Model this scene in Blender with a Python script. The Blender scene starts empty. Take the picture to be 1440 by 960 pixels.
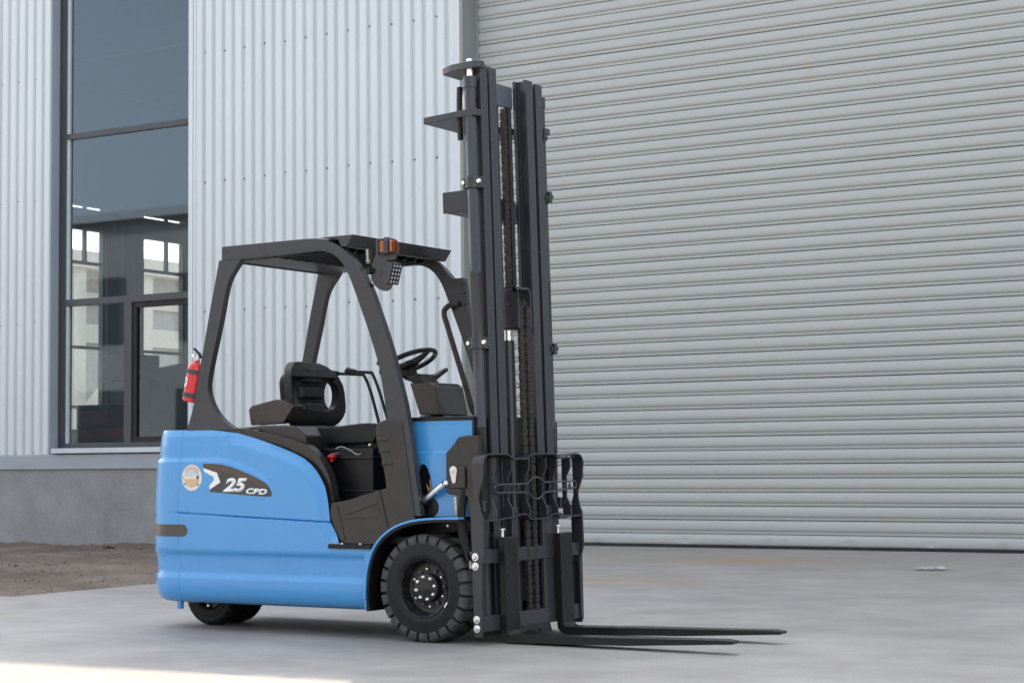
import bpy, bmesh, math, random
from math import sin, cos, pi, radians, atan2, sqrt, exp
from mathutils import Vector, Matrix, noise
from mathutils.geometry import tessellate_polygon

SC = bpy.context.scene
COL = SC.collection
random.seed(7)

# ------------------------------------------------------------------ camera
F_PX, PITCH, ROLL, YAW, WALL_YAW = 2584.0, 0.06453, -0.009372, 0.5612, 0.5379
cam_d = bpy.data.cameras.new('camera')
cam = bpy.data.objects.new('camera', cam_d)
COL.objects.link(cam)
r0 = Vector((cos(YAW), sin(YAW), 0)); f0 = Vector((-sin(YAW), cos(YAW), 0)); u0 = Vector((0, 0, 1))
FW = cos(PITCH) * f0 + sin(PITCH) * u0
UP = -sin(PITCH) * f0 + cos(PITCH) * u0
RT = cos(ROLL) * r0 + sin(ROLL) * UP
UP = -sin(ROLL) * r0 + cos(ROLL) * UP
m = Matrix((RT, UP, -FW)).transposed().to_4x4()
m.translation = Vector((5.85682564, -8.89484606, 0.9972269))
cam.matrix_world = m
cam_d.sensor_width = 36.0
cam_d.lens = F_PX / 1440 * 36.0
cam_d.clip_start = 0.1
cam_d.clip_end = 3000
cam_d.dof.use_dof = True
cam_d.dof.focus_distance = 10.3
cam_d.dof.aperture_fstop = 7.1
SC.camera = cam
SC.render.resolution_x, SC.render.resolution_y = 1024, 682

# ------------------------------------------------------------------ light
DL = YAW - WALL_YAW                       # the wall's turn against the truck
SUN_EL, SUN_AZ = radians(52), radians(-20) - DL   # azimuth from +Y towards +X: behind the building
world = bpy.data.worlds.new('World'); SC.world = world; world.use_nodes = True
wn = world.node_tree
bg = wn.nodes['Background']
sky = wn.nodes.new('ShaderNodeTexSky')
sky.sky_type = 'NISHITA'; sky.sun_disc = False
sky.sun_elevation = SUN_EL; sky.sun_rotation = SUN_AZ
sky.air_density = 1.0; sky.dust_density = 2.5; sky.ozone_density = 1.0
hs = wn.nodes.new('ShaderNodeHueSaturation'); hs.inputs['Saturation'].default_value = 0.36   # hazy, whitish sky
wn.links.new(sky.outputs['Color'], hs.inputs['Color']); wn.links.new(hs.outputs['Color'], bg.inputs['Color'])
bg.inputs['Strength'].default_value = 0.15
sd = bpy.data.lights.new('sun', 'SUN'); sd.energy = 2.1; sd.angle = radians(0.53); sd.color = (1.0, 0.85, 0.65)
sun = bpy.data.objects.new('sun', sd); COL.objects.link(sun)
sdir = Vector((sin(SUN_AZ) * cos(SUN_EL), cos(SUN_AZ) * cos(SUN_EL), sin(SUN_EL)))
sun.rotation_euler = sdir.to_track_quat('Z', 'Y').to_euler()
sun.location = (0, 30, 40)
SC.view_settings.view_transform = 'Standard'
SC.view_settings.look = 'None'
SC.view_settings.gamma = 1.0
SC.view_settings.exposure = 1.82
SC.view_settings.use_curve_mapping = False
SC.render.engine = 'CYCLES'
SC.cycles.use_denoising = True
SC.cycles.max_bounces = 8
SC.cycles.transparent_max_bounces = 12

# ------------------------------------------------------------------ materials
def mat(name, col, rough=0.5, metal=0.0, coat=0.0, var=0.12, vscale=6.0, bump=0.0, bscale=80.0, spec=0.5, rvar=0.12, dust=0.0, dustcol=(0.35, 0.32, 0.28), stretch=(1, 1, 1)):
    m = bpy.data.materials.new(name); m.use_nodes = True
    nt = m.node_tree; b = nt.nodes['Principled BSDF']; N = nt.nodes.new; L = nt.links.new
    b.inputs['Roughness'].default_value = rough
    b.inputs['Metallic'].default_value = metal
    b.inputs['Specular IOR Level'].default_value = spec
    b.inputs['Coat Weight'].default_value = coat
    b.inputs['Coat Roughness'].default_value = 0.08
    tc = N('ShaderNodeTexCoord'); mp = N('ShaderNodeMapping'); mp.inputs['Scale'].default_value = stretch
    L(tc.outputs['Object'], mp.inputs['Vector'])
    n1 = N('ShaderNodeTexNoise'); n1.inputs['Scale'].default_value = vscale; n1.inputs['Detail'].default_value = 6
    n1.inputs['Roughness'].default_value = 0.62
    L(mp.outputs['Vector'], n1.inputs['Vector'])
    mr = N('ShaderNodeMapRange'); mr.inputs['From Min'].default_value = 0.3; mr.inputs['From Max'].default_value = 0.7
    mr.inputs['To Min'].default_value = 1 - var; mr.inputs['To Max'].default_value = 1 + var
    L(n1.outputs['Fac'], mr.inputs['Value'])
    mx = N('ShaderNodeMix'); mx.data_type = 'RGBA'; mx.blend_type = 'MULTIPLY'; mx.inputs['Factor'].default_value = 1
    mx.inputs[6].default_value = (*col, 1)
    L(mr.outputs['Result'], mx.inputs[7])
    out = mx.outputs[2]
    n2 = N('ShaderNodeTexNoise'); n2.inputs['Scale'].default_value = vscale * 2.3; n2.inputs['Detail'].default_value = 8
    L(mp.outputs['Vector'], n2.inputs['Vector'])
    if dust > 0:
        dr = N('ShaderNodeMapRange'); dr.inputs['From Min'].default_value = 0.42; dr.inputs['From Max'].default_value = 0.75
        dr.inputs['To Min'].default_value = 0; dr.inputs['To Max'].default_value = dust
        L(n2.outputs['Fac'], dr.inputs['Value'])
        dm = N('ShaderNodeMix'); dm.data_type = 'RGBA'
        L(dr.outputs['Result'], dm.inputs['Factor']); L(out, dm.inputs[6]); dm.inputs[7].default_value = (*dustcol, 1)
        out = dm.outputs[2]
    L(out, b.inputs['Base Color'])
    rr = N('ShaderNodeMapRange'); rr.inputs['To Min'].default_value = max(0.02, rough - rvar); rr.inputs['To Max'].default_value = min(1, rough + rvar)
    rr.inputs['From Min'].default_value = 0.3; rr.inputs['From Max'].default_value = 0.7
    L(n2.outputs['Fac'], rr.inputs['Value']); L(rr.outputs['Result'], b.inputs['Roughness'])
    if bump > 0:
        n3 = N('ShaderNodeTexNoise'); n3.inputs['Scale'].default_value = bscale; n3.inputs['Detail'].default_value = 4
        L(mp.outputs['Vector'], n3.inputs['Vector'])
        bp = N('ShaderNodeBump'); bp.inputs['Strength'].default_value = bump; bp.inputs['Distance'].default_value = 0.01
        L(n3.outputs['Fac'], bp.inputs['Height']); L(bp.outputs['Normal'], b.inputs['Normal'])
    return m
def wavy(m, scale, strength):
    nt = m.node_tree; b = nt.nodes['Principled BSDF']; tc = nt.nodes.new('ShaderNodeTexCoord'); n = nt.nodes.new('ShaderNodeTexNoise'); bp = nt.nodes.new('ShaderNodeBump')
    n.inputs['Scale'].default_value = scale; n.inputs['Detail'].default_value = 1.5
    bp.inputs['Strength'].default_value = strength; bp.inputs['Distance'].default_value = 0.02
    nt.links.new(tc.outputs['Object'], n.inputs['Vector']); nt.links.new(n.outputs['Fac'], bp.inputs['Height']); nt.links.new(bp.outputs['Normal'], b.inputs['Normal'])
    if 'Coat Normal' in b.inputs: nt.links.new(bp.outputs['Normal'], b.inputs['Coat Normal'])

M_BLUE = mat('blue_paint', (0.056, 0.292, 0.635), 0.26, coat=0.6, var=0.03, vscale=2.0, rvar=0.04)
M_STEEL = mat('charcoal_steel_paint', (0.034, 0.0365, 0.042), 0.24, var=0.05, vscale=3, rvar=0.05, spec=0.45)
M_GUARD = mat('guard_paint', (0.042, 0.044, 0.050), 0.30, var=0.05, vscale=3, rvar=0.06, spec=0.4)
M_PLASTIC = mat('dark_plastic', (0.023, 0.021, 0.020), 0.20, var=0.08, vscale=4, rvar=0.05)
M_BLACK = mat('black_plastic', (0.008, 0.008, 0.009), 0.36, var=0.15, vscale=6, spec=0.3)
M_VINYL = mat('seat_vinyl', (0.009, 0.010, 0.011), 0.40, var=0.15, vscale=8, bump=0.02, bscale=120, spec=0.3)
M_RUBBER = mat('tyre_rubber', (0.013, 0.013, 0.014), 0.55, var=0.25, vscale=14, bump=0.05, bscale=120, dust=0.10, dustcol=(0.10, 0.095, 0.09), spec=0.25)
M_TREAD = mat('tread_rubber', (0.045, 0.045, 0.047), 0.50, var=0.3, vscale=16, bump=0.08, bscale=120, dust=0.3, dustcol=(0.12, 0.12, 0.12), spec=0.4)  # greyed by dust and by sky light put into the base colour
M_RIM = mat('rim_black', (0.010, 0.010, 0.011), 0.22, var=0.2, vscale=18, dust=0.06, spec=0.4)
M_CHROME = mat('bright_steel', (0.85, 0.85, 0.84), 0.30, metal=1.0, var=0.12, vscale=30)
M_CHAIN = mat('chain_steel', (0.10, 0.09, 0.085), 0.30, metal=0.6, var=0.3, vscale=40)
M_FORK = mat('fork_black', (0.010, 0.011, 0.011), 0.36, var=0.15, vscale=7, bump=0.03, bscale=150, dust=0.02, dustcol=(0.12, 0.12, 0.12), spec=0.3)
M_RED = mat('extinguisher_red', (0.62, 0.02, 0.025), 0.3, coat=0.4, var=0.06)
M_REDK = mat('red_knob', (0.5, 0.012, 0.015), 0.35, var=0.05)
M_MAROON = mat('grab_handle_grip', (0.035, 0.018, 0.020), 0.4, var=0.15)
M_ZINC = mat('zinc_fitting', (0.42, 0.42, 0.40), 0.35, metal=0.8, var=0.15, vscale=30)
M_WHITE = mat('white_print', (0.82, 0.82, 0.80), 0.5, var=0.03)
M_BADGE = mat('badge_paper', (0.70, 0.66, 0.60), 0.4, var=0.05, vscale=30)
M_TAN = mat('badge_tan', (0.62, 0.44, 0.24), 0.4, var=0.2, vscale=60)
M_PALE = mat('badge_pale_blue', (0.52, 0.58, 0.60), 0.4, var=0.2, vscale=60)
M_PINK = mat('badge_red_line', (0.45, 0.22, 0.18), 0.4)
M_AMBER = mat('amber_lens', (0.30, 0.075, 0.010), 0.12, coat=0.5, var=0.2, vscale=60)
M_LENS = mat('lamp_lens', (0.55, 0.56, 0.56), 0.15, var=0.3, vscale=90)
M_DECAL = mat('decal_charcoal', (0.038, 0.038, 0.038), 0.35, var=0.06, coat=0.2)
M_DECALB = mat('decal_sheen_brown', (0.075, 0.045, 0.028), 0.3, var=0.1, coat=0.2)
M_REFL = mat('smoked_lamp', (0.022, 0.017, 0.013), 0.12, coat=0.6, var=0.2, vscale=30)
wavy(M_PLASTIC, 6.0, 0.35); wavy(M_GUARD, 4.0, 0.22); wavy(M_BLUE, 1.8, 0.05); wavy(M_STEEL, 3.0, 0.16); wavy(M_BLACK, 7.0, 0.3)
# setting
M_CLAD = mat('white_cladding', (0.60, 0.638, 0.652), 0.30, var=0.05, vscale=0.9, bump=0.012, bscale=7, rvar=0.06, stretch=(1, 1, 0.25))
M_DOOR = mat('door_slat_paint', (0.405, 0.413, 0.394), 0.38, var=0.06, vscale=0.8, bump=0.015, bscale=5, rvar=0.07, stretch=(0.35, 1, 1.6))
M_TRIM = mat('grey_flashing', (0.31, 0.345, 0.385), 0.42, var=0.06, vscale=1.2)
M_JAMB = mat('jamb_grey', (0.24, 0.255, 0.245), 0.45, var=0.06, vscale=1.2)
M_SILL = mat('pale_sill', (0.55, 0.585, 0.61), 0.4, var=0.05, vscale=2)
M_FRAME = mat('window_frame_grey', (0.042, 0.048, 0.056), 0.4, var=0.08)
M_INFR = mat('inner_frame_grey', (0.08, 0.095, 0.11), 0.45, var=0.08)
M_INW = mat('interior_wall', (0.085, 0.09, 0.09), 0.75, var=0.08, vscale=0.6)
M_INWHITE = mat('outside_white', (0.80, 0.79, 0.75), 0.6, var=0.05)
M_OUTG = mat('outside_grey', (0.5, 0.5, 0.51), 0.6, var=0.12)
M_ROOF = mat('roof_sheet', (0.4, 0.42, 0.45), 0.5)
M_SCREW = mat('screw_head', (0.10, 0.11, 0.12), 0.5)
M_BEAD = mat('glazing_bead', (0.42, 0.47, 0.48), 0.5, var=0.05)
M_GAP = mat('door_rubber', (0.012, 0.012, 0.012), 0.7)

def glass_mat():
    m = bpy.data.materials.new('window_glass'); m.use_nodes = True; nt = m.node_tree; nt.nodes.clear(); N = nt.nodes.new; L = nt.links.new
    o = N('ShaderNodeOutputMaterial'); mx = N('ShaderNodeMixShader'); t = N('ShaderNodeBsdfTransparent'); g = N('ShaderNodeBsdfGlossy')
    t.inputs['Color'].default_value = (0.80, 0.86, 0.85, 1); g.inputs['Roughness'].default_value = 0.02; g.inputs['Color'].default_value = (0.70, 0.86, 1.0, 1)
    fr = N('ShaderNodeFresnel'); fr.inputs['IOR'].default_value = 1.5
    ml = N('ShaderNodeMath'); ml.operation = 'MULTIPLY'; ml.inputs[1].default_value = 2.2
    L(fr.outputs['Fac'], ml.inputs[0]); L(ml.outputs[0], mx.inputs['Fac'])
    n = N('ShaderNodeTexNoise'); n.inputs['Scale'].default_value = 0.8
    b = N('ShaderNodeBump'); b.inputs['Strength'].default_value = 0.02; b.inputs['Distance'].default_value = 0.05
    L(n.outputs['Fac'], b.inputs['Height']); L(b.outputs['Normal'], g.inputs['Normal'])
    L(t.outputs[0], mx.inputs[1]); L(g.outputs[0], mx.inputs[2]); L(mx.outputs[0], o.inputs['Surface'])
    return m
M_GLASS = glass_mat()

def ground_mat(name, base, base2, rough, stains=(), streak=True, bump=0.15, fine=60):
    m = bpy.data.materials.new(name); m.use_nodes = True
    nt = m.node_tree; b = nt.nodes['Principled BSDF']; N = nt.nodes.new; L = nt.links.new
    tc = N('ShaderNodeTexCoord')
    def nz(scale, detail=6, st=(1, 1, 1), rough=0.6):
        mp = N('ShaderNodeMapping'); mp.inputs['Scale'].default_value = st
        L(tc.outputs['Object'], mp.inputs['Vector'])
        n = N('ShaderNodeTexNoise'); n.inputs['Scale'].default_value = scale; n.inputs['Detail'].default_value = detail; n.inputs['Roughness'].default_value = rough
        L(mp.outputs['Vector'], n.inputs['Vector']); return n.outputs['Fac']
    def rng(v, a, c, lo, hi):
        r = N('ShaderNodeMapRange'); r.inputs['From Min'].default_value = a; r.inputs['From Max'].default_value = c
        r.inputs['To Min'].default_value = lo; r.inputs['To Max'].default_value = hi; L(v, r.inputs['Value']); return r.outputs['Result']
    def mix(f, a, c, bt='MIX'):
        x = N('ShaderNodeMix'); x.data_type = 'RGBA'; x.blend_type = bt
        if isinstance(f, float): x.inputs['Factor'].default_value = f
        else: L(f, x.inputs['Factor'])
        for s, v in ((6, a), (7, c)):
            if isinstance(v, tuple): x.inputs[s].default_value = (*v, 1)
            else: L(v, x.inputs[s])
        return x.outputs[2]
    c = mix(rng(nz(0.55, 8), 0.35, 0.65, 0, 1), base, base2)
    c = mix(1.0, c, rng(nz(2.2, 8), 0.3, 0.7, 0.88, 1.10), 'MULTIPLY')
    c = mix(1.0, c, rng(nz(fine, 6), 0.3, 0.7, 0.88, 1.12), 'MULTIPLY')
    if streak:
        c = mix(1.0, c, rng(nz(1.3, 5, (0.16, 1.2, 1)), 0.35, 0.65, 0.98, 1.02), 'MULTIPLY')
    for (x, y, rx, ry, col, k) in stains:
        mp = N('ShaderNodeMapping'); mp.vector_type = 'POINT'
        mp.inputs['Location'].default_value = (-x / rx, -y / ry, 0); mp.inputs['Scale'].default_value = (1 / rx, 1 / ry, 0)
        L(tc.outputs['Object'], mp.inputs['Vector'])
        ln = N('ShaderNodeVectorMath'); ln.operation = 'LENGTH'; L(mp.outputs['Vector'], ln.inputs[0])
        ad = N('ShaderNodeMath'); ad.operation = 'ADD'; L(ln.outputs['Value'], ad.inputs[0]); L(rng(nz(2.2, 9, (0.5, 1.2, 1), 0.7), 0.3, 0.7, -0.7, 0.6), ad.inputs[1])
        c = mix(rng(ad.outputs[0], 0.15, 1.1, k, 0.0), c, col)
    L(c, b.inputs['Base Color'])
    b.inputs['Roughness'].default_value = rough
    b.inputs['Specular IOR Level'].default_value = 0.35
    bp = N('ShaderNodeBump'); bp.inputs['Strength'].default_value = bump; bp.inputs['Distance'].default_value = 0.01
    L(nz(fine * 1.5, 8), bp.inputs['Height']); L(bp.outputs['Normal'], b.inputs['Normal'])
    return m
# stains are given in the wall's coordinates (u along it, n away from the camera)
M_CONC = ground_mat('concrete', (0.266, 0.254, 0.238), (0.328, 0.314, 0.296), 0.60,
    stains=((0.8, -1.9, 5.5, 1.5, (0.29, 0.255, 0.215), 0.5), (2.6, -4.6, 3.2, 1.2, (0.30, 0.265, 0.23), 0.4), (0.32, -2.2, 0.85, 0.6, (0.34, 0.215, 0.10), 0.62), (-0.3, -2.5, 1.3, 0.5, (0.34, 0.26, 0.17), 0.35),
            (0.35, -5.35, 1.1, 0.45, (0.33, 0.22, 0.115), 0.6), (-1.7, -7.6, 2.2, 0.9, (0.16, 0.15, 0.145), 0.35),
            (3.0, -4.0, 1.0, 0.25, (0.24, 0.22, 0.2), 0.4), (3.2, -6.3, 1.2, 0.3, (0.25, 0.23, 0.21), 0.4),
            (-2.1, -10.2, 1.0, 0.3, (0.30, 0.25, 0.2), 0.4)))
M_DIRT = ground_mat('bare_soil', (0.105, 0.082, 0.065), (0.195, 0.158, 0.125), 0.95, streak=True, bump=1.0, fine=14)
M_EARTH = ground_mat('far_ground', (0.22, 0.20, 0.16), (0.27, 0.25, 0.2), 0.95, streak=False)
M_PLINTH = ground_mat('plinth_concrete', (0.248, 0.250, 0.246), (0.305, 0.307, 0.303), 0.75, streak=False, bump=0.12, fine=30)

# ------------------------------------------------------------------ mesh helpers
def smooth_line(pts, k=6):
    P = [Vector(p) for p in pts]; out = []
    for i in range(len(P) - 1):
        p0 = P[max(i - 1, 0)]; p1 = P[i]; p2 = P[i + 1]; p3 = P[min(i + 2, len(P) - 1)]
        for j in range(k):
            t = j / k
            out.append(0.5 * ((2 * p1) + (-p0 + p2) * t + (2 * p0 - 5 * p1 + 4 * p2 - p3) * t * t + (-p0 + 3 * p1 - 3 * p2 + p3) * t ** 3))
    out.append(P[-1]); return [tuple(p) for p in out]

class MB:
    def __init__(s): s.v = []; s.f = []
    def add(s, vs, fs):
        o = len(s.v); s.v += [tuple(p) for p in vs]; s.f += [tuple(o + i for i in f) for f in fs]; return s
    def box(s, x0, x1, y0, y1, z0, z1):
        return s.add([(x0, y0, z0), (x1, y0, z0), (x1, y1, z0), (x0, y1, z0), (x0, y0, z1), (x1, y0, z1), (x1, y1, z1), (x0, y1, z1)],
                     [(0, 3, 2, 1), (4, 5, 6, 7), (0, 1, 5, 4), (1, 2, 6, 5), (2, 3, 7, 6), (3, 0, 4, 7)])
    def prism(s, pts, ax, a, b, holes=()):
        def P(p, t):
            return {'x': (t, p[0], p[1]), 'y': (p[0], t, p[1]), 'z': (p[0], p[1], t)}[ax]
        loops = [list(pts)] + [list(h) for h in holes]
        flat = [p for l in loops for p in l]; n = len(flat)
        vs = [P(p, a) for p in flat] + [P(p, b) for p in flat]; fs = []
        if holes:
            for t in tessellate_polygon([[Vector((p[0], p[1], 0)) for p in l] for l in loops]):
                fs.append(tuple(t)); fs.append(tuple(n + i for i in reversed(t)))
        else:
            fs.append(tuple(range(n))); fs.append(tuple(n + i for i in reversed(range(n))))
        o = 0
        for l in loops:
            k = len(l)
            for i in range(k):
                j = (i + 1) % k; fs.append((o + i, o + j, n + o + j, n + o + i))
            o += k
        return s.add(vs, fs)
    def tube(s, path, r, n=10, cap=True):
        P = [Vector(p) for p in path]; rs = r if isinstance(r, (list, tuple)) else [r] * len(P)
        vs = []; fs = []; up = None
        for i, p in enumerate(P):
            t = (P[min(i + 1, len(P) - 1)] - P[max(i - 1, 0)]).normalized()
            if up is None:
                up = Vector((0, 0, 1)) if abs(t.z) < 0.9 else Vector((1, 0, 0))
            a = t.cross(up).normalized(); up = a.cross(t).normalized()
            for k in range(n):
                q = 2 * pi * k / n; vs.append(p + (a * cos(q) + up * sin(q)) * rs[i])
        for i in range(len(P) - 1):
            for k in range(n):
                fs.append((i * n + k, i * n + (k + 1) % n, (i + 1) * n + (k + 1) % n, (i + 1) * n + k))
        if cap:
            fs.append(tuple(reversed(range(n)))); fs.append(tuple((len(P) - 1) * n + k for k in range(n)))
        return s.add(vs, fs)
    def cyl(s, p0, p1, r, n=16): return s.tube([p0, p1], r, n)
    def lathe(s, prof, c, ax='y', n=48, close=False):
        vs = []; fs = []; k = len(prof)
        for i in range(n):
            q = 2 * pi * i / n
            for (r, h) in prof:
                d = {'y': (r * cos(q), h, r * sin(q)), 'x': (h, r * cos(q), r * sin(q)), 'z': (r * cos(q), r * sin(q), h)}[ax]
                vs.append((c[0] + d[0], c[1] + d[1], c[2] + d[2]))
        for i in range(n):
            j = (i + 1) % n
            for a in range(k - 1 + (1 if close else 0)):
                b = (a + 1) % k
                fs.append((i * k + a, i * k + b, j * k + b, j * k + a))
        return s.add(vs, fs)
    def ball(s, c, r, n=10, sc=(1, 1, 1)):
        vs = []; fs = []; h = n // 2
        for i in range(h + 1):
            a = pi * i / h
            for k in range(n):
                q = 2 * pi * k / n
                vs.append((c[0] + r * sc[0] * sin(a) * cos(q), c[1] + r * sc[1] * sin(a) * sin(q), c[2] + r * sc[2] * cos(a)))
        for i in range(h):
            for k in range(n):
                fs.append((i * n + k, i * n + (k + 1) % n, (i + 1) * n + (k + 1) % n, (i + 1) * n + k))
        return s.add(vs, fs)
    def xf(s, M, start=0):
        for i in range(start, len(s.v)): s.v[i] = tuple(M @ Vector(s.v[i]))
        return s
    def build(s, name, m, parent=None, bevel=0.0, seg=2, ang=35, loc=None, rot=None, smooth=True):
        me = bpy.data.meshes.new(name)
        bm = bmesh.new()
        bv = [bm.verts.new(p) for p in s.v]
        for f in s.f:
            try: bm.faces.new([bv[i] for i in f])
            except ValueError: pass
        bmesh.ops.remove_doubles(bm, verts=bm.verts, dist=1e-5)
        bmesh.ops.dissolve_degenerate(bm, edges=bm.edges, dist=1e-6)
        bmesh.ops.recalc_face_normals(bm, faces=bm.faces)
        bm.to_mesh(me); bm.free()
        me.materials.append(m)
        o = bpy.data.objects.new(name, me); COL.objects.link(o)
        if smooth:
            for p in me.polygons: p.use_smooth = True
            me.set_sharp_from_angle(angle=radians(ang))
        if bevel > 0:
            b = o.modifiers.new('bevel', 'BEVEL'); b.width = bevel; b.segments = seg; b.limit_method = 'ANGLE'; b.angle_limit = radians(32)
            b.harden_normals = True
        if parent: o.parent = parent
        if loc is not None: o.location = loc
        if rot is not None: o.rotation_euler = rot
        return o

def dup(o, parent=None, matrix=None):
    c = o.copy(); COL.objects.link(c)
    if parent is not None: c.parent = parent
    if matrix is not None: c.matrix_local = matrix
    return c
def empty(name, loc=(0, 0, 0), rz=0):
    o = bpy.data.objects.new(name, None); COL.objects.link(o); o.location = loc; o.rotation_euler = (0, 0, rz); o.empty_display_size = 0.2; return o
def tag(o, label=None, cat=None, group=None, kind=None):
    if label: o['label'] = label
    if cat: o['category'] = cat
    if group: o['group'] = group
    if kind: o['kind'] = kind
    return o
W0 = (-2.191, 9.842, 0.0); WROT = (0, 0, DL)
def wallpt(u, n, z):
    return Vector((W0[0] + cos(DL) * u - sin(DL) * n, W0[1] + sin(DL) * u + cos(DL) * n, z))

# ================================================================== SETTING
def roof_h(u): return 16.14 - 0.095 * (u + 4.0)
# far ground, one sheet to the horizon
g = MB().add([(-900, -900, -0.35), (900, -900, -0.35), (900, 900, -0.35), (-900, 900, -0.35)], [(0, 1, 2, 3)]).build('far_ground', M_EARTH, smooth=False)
tag(g, kind='structure')
# concrete yard: the road in front plus the apron up to the roller door
yard = [(-90, -8.80), (-2.87, -8.79), (-2.86, -7.0), (-4.5, -4.2), (-4.55, 0.02), (3.9, 0.02), (3.95, -0.36), (90, -0.36), (90, -120), (-90, -120)]
y = MB().prism(yard, 'z', -0.32, 0.0).build('concrete_yard', M_CONC, loc=W0, rot=WROT, smooth=False)
tag(y, kind='structure')
# bare soil between the yard and the plinth
def soil():
    mb = MB(); us = [-60, -40, -25, -16] + [-14 + 0.07 * i for i in range(160)]; us = [u for u in us if u < -2.84] + [-2.84]
    ns = [-8.83 + 0.075 * j for j in range(114)]; ns.append(-0.25)
    nn = len(ns)
    for u in us:
        for n in ns:
            t = min(1, max(0, (n + 8.79) / 1.2)); e = min(1, max(0, (-2.87 - u) / 1.0)) if n < -7 else 1
            k = min(t, e)
            z = -0.012 - 0.085 * (k * k * (3 - 2 * k)) + k * (0.035 * noise.noise(Vector((u * 1.1, n * 1.1, 3))) + 0.030 * noise.noise(Vector((u * 4, n * 5, 1))) + 0.014 * noise.noise(Vector((u * 14, n * 14, 5))))
            z += 0.03 * exp(-((n + 0.55) / 0.35) ** 2) * (0.6 + noise.noise(Vector((u * 2.3, 0, 9))))
            if u > -4.5 and n > -7: z = min(z, -0.05)
            mb.v.append((u, n, z))
    for i in range(len(us) - 1):
        for j in range(nn - 1):
            mb.f.append((i * nn + j, (i + 1) * nn + j, (i + 1) * nn + j + 1, i * nn + j + 1))
    o = mb.build('soil', M_DIRT, loc=W0, rot=WROT, ang=180); tag(o, kind='structure')
soil()
def pebbles():
    mb = MB(); rnd = random.Random(4)
    for i in range(2600):
        u = rnd.uniform(-13, -3.4); n = rnd.uniform(-8.75, -0.5)
        n = -0.45 - abs(rnd.gauss(0, 0.25)) if i % 4 == 0 else n; r = rnd.uniform(0.004, 0.012) * (2.4 if rnd.random() < 0.05 else 1)
        mb.ball((u, n, -0.09 + r * 0.3 if n > -7.6 else -0.03), r, 6, (rnd.uniform(.8, 1.6), rnd.uniform(.8, 1.5), rnd.uniform(.6, 1)))
    o = mb.build('pebbles', mat('clod', (0.20, 0.165, 0.135), 0.95, var=0.3, vscale=9), loc=W0, rot=WROT); tag(o, kind='stuff')
pebbles()

# ------------------------------------------------------------------ the factory building
B = empty('factory_building', W0, DL)
tag(B, 'white corrugated metal factory hall with tall window and wide grey roller door behind the forklift', 'building')
PITCH_C = 0.1662
def clad_mesh(periods, z0, z1, phase_u):
    # trough at the screw line; crest wide
    prof = []
    for i in range(periods):
        b = i * PITCH_C
        for (t, d) in ((0.0, 0.050), (0.09, 0.0495), (0.13, 0.046), (0.155, 0.040), (0.215, 0.011), (0.24, 0.005), (0.275, 0.001), (0.33, 0.0), (0.72, 0.0), (0.775, 0.001), (0.81, 0.005), (0.835, 0.011), (0.895, 0.040), (0.92, 0.046), (0.96, 0.0495)):
            prof.append((b + t * PITCH_C, d))
    prof.append((periods * PITCH_C, 0.050))
    mb = MB(); k = len(prof)
    for z in (z0, z1):
        for (u, d) in prof: mb.v.append((u, d, z))
    for i in range(k - 1): mb.f.append((i, i + 1, k + i + 1, k + i))
    return mb
SHEET = 6 * PITCH_C
def clad_run(u_start, u_end, z0, z1):
    """whole sheets from u_start leftwards or rightwards until u_end; last one cut"""
    u = u_start; proto = None
    while u < u_end - 1e-4:
        n = min(6, int(round((u_end - u) / PITCH_C)))
        if n <= 0: break
        if n == 6 and proto is not None:
            o = dup(proto); o.location = (u, -0.345, 0)
        else:
            o = clad_mesh(n, z0, z1, 0).build('cladding_sheet', M_CLAD, B, ang=50); o.location = (u, -0.345, 0)
            if n == 6: proto = o
        u += n * PITCH_C
ZT = 13.6
# left of the window (troughs at -11.61 + k*pitch), right of it (troughs at -8.19 + k*pitch)
uL = -11.612 - 27 * PITCH_C
clad_run(uL, -10.93, 1.12, ZT)
clad_run(-8.19 - PITCH_C, -4.25, 1.12, ZT)
clad_run(4.1, 38.0, 1.12, ZT)
clad_run(-8.19 - 17 * PITCH_C, -8.19 - PITCH_C - 1e-3, 8.0, ZT)
clad_run(-8.19 + 24 * PITCH_C, 4.1 + 1e-3, 7.46, ZT)
# screws: every second trough, on the rails
mb = MB()
for z in (1.165, 2.98, 4.70, 6.425):
    for k in range(-14, 40, 2):
        for base, lo, hi in ((-11.612, -16, -10.95), (-8.19, -8.25, -4.3)):
            u = base + k * PITCH_C
            if lo < u < hi:
                dz = random.uniform(-0.012, 0.012)
                mb.lathe([(0, -0.311), (0.008, -0.311), (0.010, -0.306), (0.012, -0.300), (0.012, -0.294)], (u + random.uniform(-.004, .004), 0, z + dz), 'y', 8)
o = mb.build('cladding_screws', M_SCREW, B); tag(o, kind='stuff')
# plinth, flashings, sill
for a, b in ((-16.0, -4.27), (4.05, 38.0)): MB().box(a, b, -0.33, -0.05, -0.5, 0.944).build('plinth', M_PLINTH, B)
for a, b in ((-16.0, -11.2), (-11.197, -4.262), (4.055, 38.0)):
    MB().prism([(-0.362, 0.936), (-0.05, 0.936), (-0.05, 1.139), (-0.346, 1.139), (-0.362, 1.128)], 'x', a, b).build('base_flashing', M_TRIM, B)
MB().prism([(-0.405, 1.151), (-0.405, 1.216), (-0.06, 1.228), (-0.06, 1.151)], 'x', -10.852, -8.36).build('window_sill', M_SILL, B, bevel=0.004)
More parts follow.
